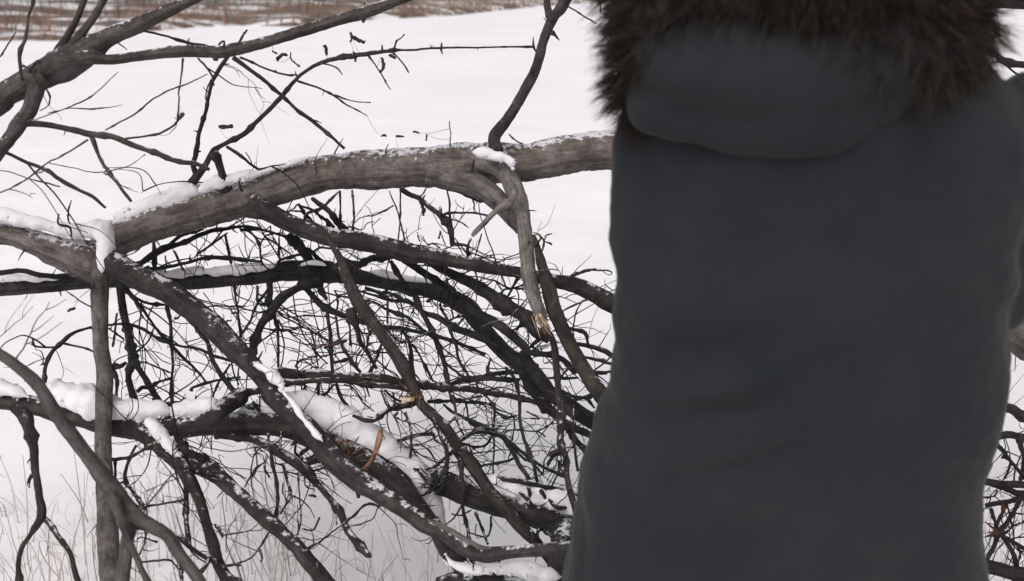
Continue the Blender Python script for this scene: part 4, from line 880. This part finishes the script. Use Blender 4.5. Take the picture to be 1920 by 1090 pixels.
while grown < 680 and tries < 20000:
    tries += 1
    key, kind, pc, rc, wmax, P = rnd.choices(cands, wts)[0]
    k0 = rnd.randrange(len(pc)); p = pc[k0]; x, y, d = project(p)
    if not (-40 < x < 1960 and -40 < y < 1130): continue
    if rnd.random() > inside(x, y): continue
    T = pc[min(k0 + 3, len(pc) - 1)] - pc[max(k0 - 3, 0)]; T /= np.linalg.norm(T) + 1e-9
    a = rnd.choice([rnd.gauss(-60, 35), rnd.gauss(-30, 25), rnd.gauss(70, 40), rnd.uniform(-180, 180)])
    a = math.radians(a); side = np.array([math.cos(a), rnd.uniform(-.5, .5), math.sin(a)])
    dv = side * .9 + T * rnd.uniform(-.1, .7); dv /= np.linalg.norm(dv)
    L = rnd.choice([.06, .1, .16, .22, .3]) * rnd.uniform(.6, 1.3)
    curl = np.array([rnd.uniform(-1, 1), rnd.uniform(-.4, .4), rnd.uniform(-1, .9)]) * .9
    n = 8; X = [p]; cur = dv.copy()
    for q in range(n):
        cur = cur + curl / n * 1.6 + np.array([rnd.gauss(0, .17), rnd.gauss(0, .08), rnd.gauss(0, .17)]); cur /= np.linalg.norm(cur)
        X.append(X[-1] + cur * L / n)
    if X[-1][2] < ground_h(X[-1][0], X[-1][1]) + .02: continue
    w0 = rnd.uniform(1.5, 3.4) * (1.25 if L > .2 else 1); r0 = w0 / 2 * d / F
    cc, cr = catmull(X, np.linspace(r0, r0 * .4, len(X)), .012)
    tube(fine[key], cc, cr, 4)
    for q in range(rnd.randrange(0, 4)):
        s = cc[rnd.randrange(len(cc) // 4, len(cc))]; a2 = a + rnd.choice([-1, 1]) * rnd.uniform(.4, 1.1)
        d2 = np.array([math.cos(a2), rnd.uniform(-.4, .4), math.sin(a2)]); l2 = L * rnd.uniform(.2, .5)
        Y = [s, s + d2 * l2 * .5, s + d2 * l2 + curl * l2 * .6]
        c2, r2 = catmull(Y, [r0 * .6, r0 * .5, r0 * .3], .012); tube(fine[key], c2, r2, 4)
    grown += 1
for key, mb in fine.items():
    if mb.n: tag(mb.build('twigs', M['Ld' if key == 'L' else key], ROOT[key]), None, None, None, 'stuff')

# curled dead leaves, each hanging from a hair-thin stalk on the nearest limb
rnd = random.Random(5)
for w_ in LEAVES.split():
    x, y = map(float, w_.split(','))
    best = None
    for key, kind, pc, rc, wmax, P in LIM:
        for q in P:
            dd_ = math.hypot(q[0] - x, q[1] - y)
            if best is None or dd_ < best[0]: best = (dd_, key, q, pc)
    key = best[1]; pc = best[3]
    pr = np.array([project(p)[:2] for p in pc]); k0 = int(np.argmin((pr[:, 0] - x) ** 2 + (pr[:, 1] - y) ** 2)); base = pc[k0]
    d = project(base)[2]
    L = rnd.choice([10, 14, 18, 25]) * rnd.uniform(.85, 1.15) * d / F; cv = rnd.uniform(-.12, .2); c0 = at(x, y, d); a = rnd.uniform(-.5, .5) if rnd.random() < .75 else rnd.uniform(1, 2)
    u_ = np.array([math.cos(a), rnd.uniform(-.3, .3), -math.sin(a)]); u_ /= np.linalg.norm(u_); v_ = np.array([0, .9, .43]) ; v_ = v_ - u_ * v_.dot(u_); v_ /= np.linalg.norm(v_); n_ = np.cross(u_, v_)
    V = []; f = []; nu, nv = 8, 5; lw = rnd.uniform(.16, .36)
    for i in range(nu):
        s = i / (nu - 1); hw = L * lw * math.sin(math.pi * (s * .92 + .04)) ** .7 * (1 + .25 * rnd.uniform(-1, 1))
        for j in range(nv):
            tq = j / (nv - 1) * 2 - 1
            V.append(c0 + u_ * (s - .5) * L + v_ * tq * hw + n_ * (L * (.16 * tq * tq + cv * math.sin(s * 3.1)) + L * .07 * rnd.uniform(-1, 1)))
    for i in range(nu - 1):
        for j in range(nv - 1): f.append((i * nv + j, i * nv + j + 1, (i + 1) * nv + j + 1, (i + 1) * nv + j))
    n0 = len(V); V2 = [p + n_ * .0012 for p in V]; f2 = [tuple(reversed([i + n0 for i in q])) for q in f]
    mb = MB(); mb.add(V + V2, f + f2)
    rust = 760 < x < 800 and y > 700 or 805 < x < 820
    o = mb.build('leaf', M['rust_leaf' if rust else 'leaf'], ROOT[key])
    e0 = c0 - u_ * L * .5
    if np.linalg.norm(e0 - base) < .22:
        midp = (e0 + base) / 2 + np.array([0, 0, -.008]); cc, cr = catmull([base, midp, e0], [.0007, .0005, .0004], .012)
        mb = MB(); tube(mb, cc, cr, 4); mb.build('stalk', M['Ld'], o)

# pale dead stalks sticking out of the snow in front of the bank
M['pale_straw'] = island_mat('bleached_reed', [(0, (.33, .28, .25)), (.5, (.48, .42, .38)), (1, (.64, .59, .56))])
rnd = random.Random(3); mb = MB()
for _ in range(520):
    if rnd.random() < .72: x = rnd.uniform(-150, 560); y = rnd.uniform(960, 1330)
    elif rnd.random() < .8: x = rnd.uniform(450, 900); y = rnd.uniform(1050, 1330)
    else: x = rnd.uniform(1820, 2100); y = rnd.uniform(900, 1100)
    p = at_ice(x, y); p[2] = ground_h(p[0], p[1]) - .02
    h = rnd.uniform(.08, .38); lean = np.array([rnd.gauss(0, .16), rnd.gauss(0, .1), 1]); r = rnd.uniform(.0009, .0028)
    X = [p, p + lean * h * .5, p + lean * h + np.array([rnd.gauss(0, .03), 0, 0])]
    if rnd.random() < .3: X.append(X[-1] + np.array([rnd.uniform(-.08, .08), 0, -rnd.uniform(.0, .08)]))
    cc, cr = catmull(X, np.linspace(r, r * .5, len(X)), .03); tube(mb, cc, cr, 4)
tag(mb.build('dead_reeds', M['pale_straw']), 'bleached dead reed stalks poking out of the snow below the branches', 'reeds', None, 'stuff')

# ================================================================ THE PERSON, seen from behind
Y0 = 1.38                                   # middle of the body
PX = at_y(1505, 300, Y0)[0]
person = thing('person', 'person seen from behind in a long charcoal coat, fur-trimmed hood lying on the back', 'person', (PX, Y0, 0))
def ellipsoid(mb, c, r, rx=0, n=14, m=20):
    V = []; f = []
    for i in range(n + 1):
        th = math.pi * i / n
        for j in range(m):
            ph = 2 * math.pi * j / m; x, y, z = r[0] * math.sin(th) * math.cos(ph), r[1] * math.sin(th) * math.sin(ph), r[2] * math.cos(th)
            y, z = y * math.cos(rx) - z * math.sin(rx), y * math.sin(rx) + z * math.cos(rx)
            V.append((c[0] + x, c[1] + y, c[2] + z))
    for i in range(n):
        for j in range(m): f.append((i * m + j, (i + 1) * m + j, (i + 1) * m + (j + 1) % m, i * m + (j + 1) % m))
    mb.add(V, f)
def limb(mb, P, R, sides=16, step=.02):
    pc, rc = catmull([np.array(p, float) for p in P], R, step); tube(mb, pc, rc, sides)
def loft(mb, rings):
    """rings: (x centre, y centre, z, half width, half depth, exponent)"""
    m = 48; V = []; f = []
    for (cx, cy, z, a, b_, ex) in rings:
        for j in range(m):
            t = 2 * math.pi * j / m; c_, s_ = math.cos(t), math.sin(t)
            V.append((cx + a * math.copysign(abs(c_) ** (2 / ex), c_), cy + b_ * math.copysign(abs(s_) ** (2 / ex), s_), z))
    for i in range(len(rings) - 1):
        for j in range(m): f.append((i * m + j, i * m + (j + 1) % m, (i + 1) * m + (j + 1) % m, (i + 1) * m + j))
    V.append((rings[0][0], rings[0][1], rings[0][2])); V.append((rings[-1][0], rings[-1][1], rings[-1][2])); a, b_ = len(V) - 2, len(V) - 1; k = (len(rings) - 1) * m
    for j in range(m): f.append((a, (j + 1) % m, j)); f.append((b_, k + j, k + (j + 1) % m))
    mb.add(V, f)
def remeshed(mb, voxel, iters=6):
    """one continuous skin from overlapping pieces"""
    me = mb.mesh('raw'); o = bpy.data.objects.new('raw', me); C.objects.link(o)
    r = o.modifiers.new('r', 'REMESH'); r.mode = 'VOXEL'; r.voxel_size = voxel
    s = o.modifiers.new('s', 'SMOOTH'); s.iterations = iters; s.factor = .5
    bpy.context.view_layer.update()
    dg = bpy.context.evaluated_depsgraph_get(); ev = o.evaluated_get(dg)
    out = bpy.data.meshes.new_from_object(ev); bpy.data.objects.remove(o)
    return out
def displace(me, fn):
    n = len(me.vertices); co = np.empty(n * 3); no = np.empty(n * 3); me.vertices.foreach_get('co', co); me.vertices.foreach_get('normal', no)
    co = co.reshape(-1, 3); no = no.reshape(-1, 3)
    h = np.array([fn(c_) for c_ in co]); co += no * h[:, None]
    me.vertices.foreach_set('co', co.ravel()); me.update()

# body: one continuous figure, head to feet, hands at the end of the bent forearms
mb = MB(); x = PX
ellipsoid(mb, (x, Y0 + .02, 1.715), (.076, .094, .108)); ellipsoid(mb, (x, Y0 + .07, 1.655), (.055, .055, .05))
limb(mb, [(x, Y0 + .0, 1.48), (x, Y0 + .01, 1.56), (x, Y0 + .02, 1.66)], [.065, .056, .058])
ellipsoid(mb, (x, Y0 + .122, 1.69), (.013, .02, .024)); ellipsoid(mb, (x, Y0 + .108, 1.655), (.024, .012, .008)); ellipsoid(mb, (x, Y0 + .105, 1.625), (.022, .018, .016))
for s in (-1, 1):
    ellipsoid(mb, (x + s * .077, Y0 + .015, 1.70), (.010, .02, .032)); ellipsoid(mb, (x + s * .031, Y0 + .098, 1.735), (.022, .014, .008))
loft(mb, [(x, Y0, .86, .15, .11, 2.2), (x, Y0, .98, .16, .11, 2.2), (x, Y0, 1.1, .14, .10, 2.2), (x, Y0, 1.28, .17, .12, 2.2), (x, Y0, 1.40, .18, .11, 2.2), (x, Y0, 1.48, .12, .08, 2)])
def hand(mb, base, s):
    bx_, by, bz = base
    ellipsoid(mb, (bx_, by + .045, bz), (.042, .055, .017))
    for q, (fx, fl) in enumerate(((-.032, .062), (-.011, .074), (.011, .07), (.032, .055))):
        fx *= s
        limb(mb, [(bx_ + fx, by + .06, bz), (bx_ + fx * 1.15, by + .1, bz - .004), (bx_ + fx * 1.15, by + .1 + fl * .4, bz - .02), (bx_ + fx * 1.1, by + .1 + fl * .55, bz - .045)], [.0095, .0095, .009, .0075], 8, .008)
    limb(mb, [(bx_ - s * .03, by + .02, bz), (bx_ - s * .058, by + .05, bz + .004), (bx_ - s * .062, by + .085, bz - .004)], [.013, .0105, .009], 8, .008)
ARM = {-1: [at_y(1240, 215, 1.40), at_y(1222, 330, 1.38), at_y(1216, 520, 1.37), at_y(1218, 640, 1.40)],
       1: [at_y(1850, 190, 1.40), at_y(1905, 260, 1.38), at_y(1908, 400, 1.37), at_y(1866, 560, 1.40)]}
for s in (-1, 1):
    A_ = ARM[s]; el = A_[3]; wr = el + np.array([-s * .03, .24, .03])
    limb(mb, [A_[0], A_[1], A_[2], el], [.055, .05, .044, .04]); limb(mb, [el, (el + wr) / 2, wr], [.04, .036, .026]); hand(mb, wr, s)
    limb(mb, [(x + s * .09, Y0, .92), (x + s * .10, Y0 + .01, .70), (x + s * .10, Y0 + .02, .50), (x + s * .105, Y0, .30), (x + s * .11, Y0 - .02, .08)], [.088, .08, .058, .056, .038])
    limb(mb, [(x + s * .11, Y0 - .04, .05), (x + s * .115, Y0 + .05, .04), (x + s * .12, Y0 + .15, .03)], [.035, .036, .026])
me = remeshed(mb, .0065, 3); M['skin'] = flat_mat('skin', [(.3, (.50, .31, .24)), (.7, (.58, .38, .30))], 20, .55)
link('body', me, M['skin'], person)
M['eye'] = flat_mat('eye', [(.3, (.03, .02, .015)), (.7, (.04, .03, .02))], 20, .2)
M['hair'] = flat_mat('dark_hair', [(.3, (.012, .009, .008)), (.7, (.035, .025, .02))], 70, .6, .5, .004)
for s in (-1, 1):
    mb = MB(); ellipsoid(mb, (x + s * .031, Y0 + .104, 1.722), (.011, .007, .006), 0, 8, 10); mb.build('eye', M['eye'], person)
mb = MB(); ellipsoid(mb, (x, Y0 - .005, 1.745), (.086, .098, .095)); ellipsoid(mb, (x, Y0 - .045, 1.66), (.07, .06, .08))
me = remeshed(mb, .008, 3); displace(me, lambda c_: .004 * noise.noise(Vector((c_[0] * 90, c_[1] * 90, c_[2] * 14)))); link('hair', me, M['hair'], person)
# trousers and boots
M['trousers'] = flat_mat('black_trousers', [(.3, (.018, .018, .02)), (.7, (.028, .028, .032))], 30, .9, .3, .004)
mb = MB()
for s in (-1, 1): limb(mb, [(x + s * .09, Y0, .95), (x + s * .10, Y0 + .01, .70), (x + s * .10, Y0 + .02, .50), (x + s * .105, Y0, .30), (x + s * .11, Y0 - .02, .14)], [.11, .10, .08, .075, .07])
me = remeshed(mb, .01, 3); displace(me, lambda c_: .006 * noise.noise(Vector((c_[0] * 14, c_[1] * 14, c_[2] * 22)))); link('trousers', me, M['trousers'], person)
M['boot'] = flat_mat('black_boot', [(.3, (.012, .012, .012)), (.7, (.03, .028, .026))], 25, .6, .3, .004)
for s in (-1, 1):
    mb = MB(); limb(mb, [(x + s * .11, Y0 - .03, .26), (x + s * .11, Y0 - .035, .15), (x + s * .11, Y0 - .035, .06)], [.07, .062, .055]); limb(mb, [(x + s * .11, Y0 - .05, .05), (x + s * .115, Y0 + .06, .05), (x + s * .125, Y0 + .18, .045)], [.055, .056, .045])
    link('boot', remeshed(mb, .009, 3), M['boot'], person)

# coat: outline read from the photograph at the depth of the body's middle
OUT = [(45, 1345, 1700, .09), (90, 1290, 1760, .11), (130, 1225, 1840, .125), (170, 1196, 1890, .135), (230, 1186, 1915, .145), (330, 1190, 1912, .155), (430, 1196, 1900, .16), (545, 1160, 1880, .16), (585, 1154, 1874, .16),
       (620, 1152, 1870, .165), (655, 1151, 1868, .17), (690, 1147, 1868, .175), (740, 1140, 1860, .18), (780, 1120, 1850, .185), (860, 1096, 1822, .19), (905, 1085, 1810, .195), (960, 1076, 1810, .20), (1000, 1066, 1812, .20), (1090, 1048, 1816, .21), (1220, 1030, 1856, .22), (1400, 1010, 1866, .225)]
rings = []
for (py, xl, xr, dep) in OUT:
    a_ = at_y(xl, py, Y0); b_ = at_y(xr, py, Y0); rings.append(((a_[0] + b_[0]) / 2, Y0, a_[2], (b_[0] - a_[0]) / 2, dep, 2.5))
mb = MB(); loft(mb, rings)
for s in (-1, 1):
    A_ = ARM[s]; el = A_[3]; wr = el + np.array([-s * .03, .24, .03])
    limb(mb, [A_[0], A_[1], A_[2], el, el + np.array([-s * .01, .07, .0])], [.068, .068, .062, .06, .058]); limb(mb, [el, (el + wr) / 2, wr - np.array([0, .01, 0])], [.06, .056, .046])
me = remeshed(mb, .008, 10)
def folds(c_):
    X_, Y_, Z_ = c_; u = X_ - PX
    h = .009 * noise.noise(Vector((X_ * 5, Y_ * 5, Z_ * 4.2))) + .0075 * noise.noise(Vector((X_ * 11 + Z_ * 7, Y_ * 11, Z_ * 13)))
    # drag folds: fan from the left elbow down and across the waist
    wl = sstep(-.30, -.20, u) * math.exp(-((u + .13) / .15) ** 2) * math.exp(-((Z_ - .93) / .14) ** 2); ph = (Z_ - .55 * u) * 52
    h += .018 * wl * (1 - 2 * abs(math.sin(.5 * (ph + 2.4 * noise.noise(Vector((X_ * 4, 0, Z_ * 4)))))))
    wr_ = math.exp(-((u - .2) / .12) ** 2) * math.exp(-((Z_ - 1.08) / .16) ** 2); h += .006 * wr_ * math.sin((Z_ + .5 * u) * 60 + 2 * noise.noise(Vector((X_ * 4, 3, Z_ * 4))))
    # long hanging folds of the skirt
    h += .013 * sstep(.95, .55, Z_) * math.sin(u * 21 + 2.2 * noise.noise(Vector((X_ * 3, 8, Z_ * 1.2))))
    h += .0022 * noise.noise(Vector((X_ * 32, Y_ * 40, Z_ * 40)))
    return h
displace(me, folds)
m, nt, b = new_mat('charcoal_cloth', .88); geo = N(nt, 'ShaderNodeNewGeometry')
c = ramp(nt, noise_tex(nt, geo.outputs['Position'], 4, 8, .65), [(.36, (.0098, .0124, .0145)), (.5, (.0136, .0157, .0180)), (.64, (.0172, .0188, .0215))]); nt.links.new(c, b.inputs['Base Color'])
b.inputs['Sheen Weight'].default_value = .05; b.inputs['Sheen Roughness'].default_value = .5; b.inputs['Specular IOR Level'].default_value = .2
bp = N(nt, 'ShaderNodeBump'); bp.inputs['Strength'].default_value = .25; bp.inputs['Distance'].default_value = .002
nt.links.new(noise_tex(nt, geo.outputs['Position'], 260, 4, .7), bp.inputs['Height']); nt.links.new(bp.outputs[0], b.inputs['Normal']); M['coat'] = m
coat = link('coat', me, M['coat'], person)
# hood lying on the back: a soft pouch whose lower lip hangs from shoulder to shoulder
mb = MB(); HP = [(1205, 140, 1.304, .04), (1245, 190, 1.274, .052), (1320, 208, 1.262, .060), (1400, 214, 1.256, .062), (1500, 214, 1.256, .060), (1590, 200, 1.264, .056), (1660, 160, 1.274, .050), (1720, 122, 1.294, .042), (1780, 88, 1.334, .03)]
limb(mb, [at_y(a_, b_, c_) for a_, b_, c_, r_ in HP], [r_ for *_, r_ in HP], 24)
HP = [(1225, 100, 1.30, .05), (1300, 120, 1.25, .07), (1440, 140, 1.235, .075), (1600, 110, 1.25, .07), (1720, 70, 1.30, .05)]
limb(mb, [at_y(a_, b_, c_) for a_, b_, c_, r_ in HP], [r_ for *_, r_ in HP], 24)
me = remeshed(mb, .008, 14)
displace(me, lambda c_: .016 * noise.noise(Vector((c_[0] * 6, c_[1] * 6, c_[2] * 8))) + .007 * noise.noise(Vector((c_[0] * 18, c_[1] * 18, c_[2] * 18 + c_[0] * 9))) + .002 * noise.noise(Vector((c_[0] * 45, c_[1] * 45, c_[2] * 45))))
hood = link('hood', me, M['coat'], person)
# fur trim
M['fur'] = island_mat('brown_fur', [(0, (.008, .006, .005)), (.6, (.013, .009, .0065)), (.88, (.030, .018, .012)), (1, (.085, .050, .034))], .7)
M['fur_base'] = flat_mat('fur_base', [(.3, (.006, .005, .004)), (.7, (.012, .009, .008))], 60, .9)
FUR = [([(1238, 222, 1.36, .012), (1222, 185, 1.34, .026), (1216, 140, 1.31, .038), (1222, 80, 1.30, .045), (1270, 30, 1.27, .05), (1360, -4, 1.24, .048), (1480, -28, 1.23, .046), (1560, -12, 1.23, .046), (1620, 30, 1.235, .048), (1680, 76, 1.245, .052), (1740, 90, 1.28, .050), (1782, 70, 1.34, .042), (1772, 0, 1.40, .045), (1750, -70, 1.42, .04)]),
       ([(1230, 60, 1.36, .045), (1215, 0, 1.36, .05), (1230, -80, 1.34, .05), (1330, -110, 1.28, .055), (1500, -120, 1.25, .06), (1660, -90, 1.28, .055), (1740, -60, 1.34, .05), (1762, -10, 1.38, .045)]),
       ([(1240, -20, 1.30, .05), (1350, -50, 1.25, .06), (1500, -60, 1.24, .06), (1650, -30, 1.25, .06), (1730, 10, 1.30, .05)])]
base = MB(); Vs = []; Fs = []; cnt = 0; rnd = np.random.default_rng(4)
for fi, path in enumerate(FUR):
    pc, rc = catmull([at_y(a_, b_, c_) for a_, b_, c_, r_ in path], [r_ for *_, r_ in path], .01)
    tube(base, pc, rc, 16, .12, fi)
    T = np.gradient(pc, axis=0); T /= np.linalg.norm(T, axis=1)[:, None]
    nclump = int(len(pc) * 26)
    for c_ in range(nclump):
        k = rnd.integers(0, len(pc)); t = T[k]; q = rnd.normal(size=3); q -= t * q.dot(t); q /= np.linalg.norm(q)
        if q[1] > .75: continue
        rootp = pc[k] + q * rc[k] * .92
        out = q * 1.0 + np.array([0, -.12, -.42]) + t * rnd.normal(0, .28); 
        if fi == 0 and k < 60: out += np.array([-.45, 0, .05])
        if fi == 0 and k < 18: out += np.array([-.5, 0, -.1])
        out /= np.linalg.norm(out); Lc = rnd.uniform(.022, .046) * (1.15 if fi == 0 else 1)
        bend = np.array([rnd.normal(0, .25), rnd.normal(0, .2), -.45 + rnd.normal(0, .25)]); tip = rootp + out * Lc + bend * Lc * .55
        for s in range(12):
            j = rnd.normal(0, .0055, 3); r0 = rootp + j; tp = tip + rnd.normal(0, .0065, 3) + out * rnd.uniform(-.012, .010)
            side = np.cross(out, np.array([0, 1.0, 0])) + rnd.normal(0, .3, 3); side /= np.linalg.norm(side); w_ = rnd.uniform(.00028, .0006)
            m1 = r0 * .6 + tp * .4 + out * Lc * .14; m2 = r0 * .25 + tp * .75 + out * Lc * .09
            Vs += [r0 - side * w_, r0 + side * w_, m1 - side * w_ * .9, m1 + side * w_ * .9, m2 - side * w_ * .6, m2 + side * w_ * .6, tp]
            k7 = cnt * 7; Fs += [(k7, k7 + 1, k7 + 3, k7 + 2), (k7 + 2, k7 + 3, k7 + 5, k7 + 4), (k7 + 4, k7 + 5, k7 + 6)]; cnt += 1
fb = base.build('fur_trim', M['fur_base'], hood)
me = bpy.data.meshes.new('fur_hairs'); me.from_pydata([tuple(v) for v in Vs], [], Fs); me.update()
me.materials.append(M['fur']); o = bpy.data.objects.new('fur_hairs', me); C.objects.link(o); o.parent = hood; o.location = fb.location; o['kind'] = 'stuff'
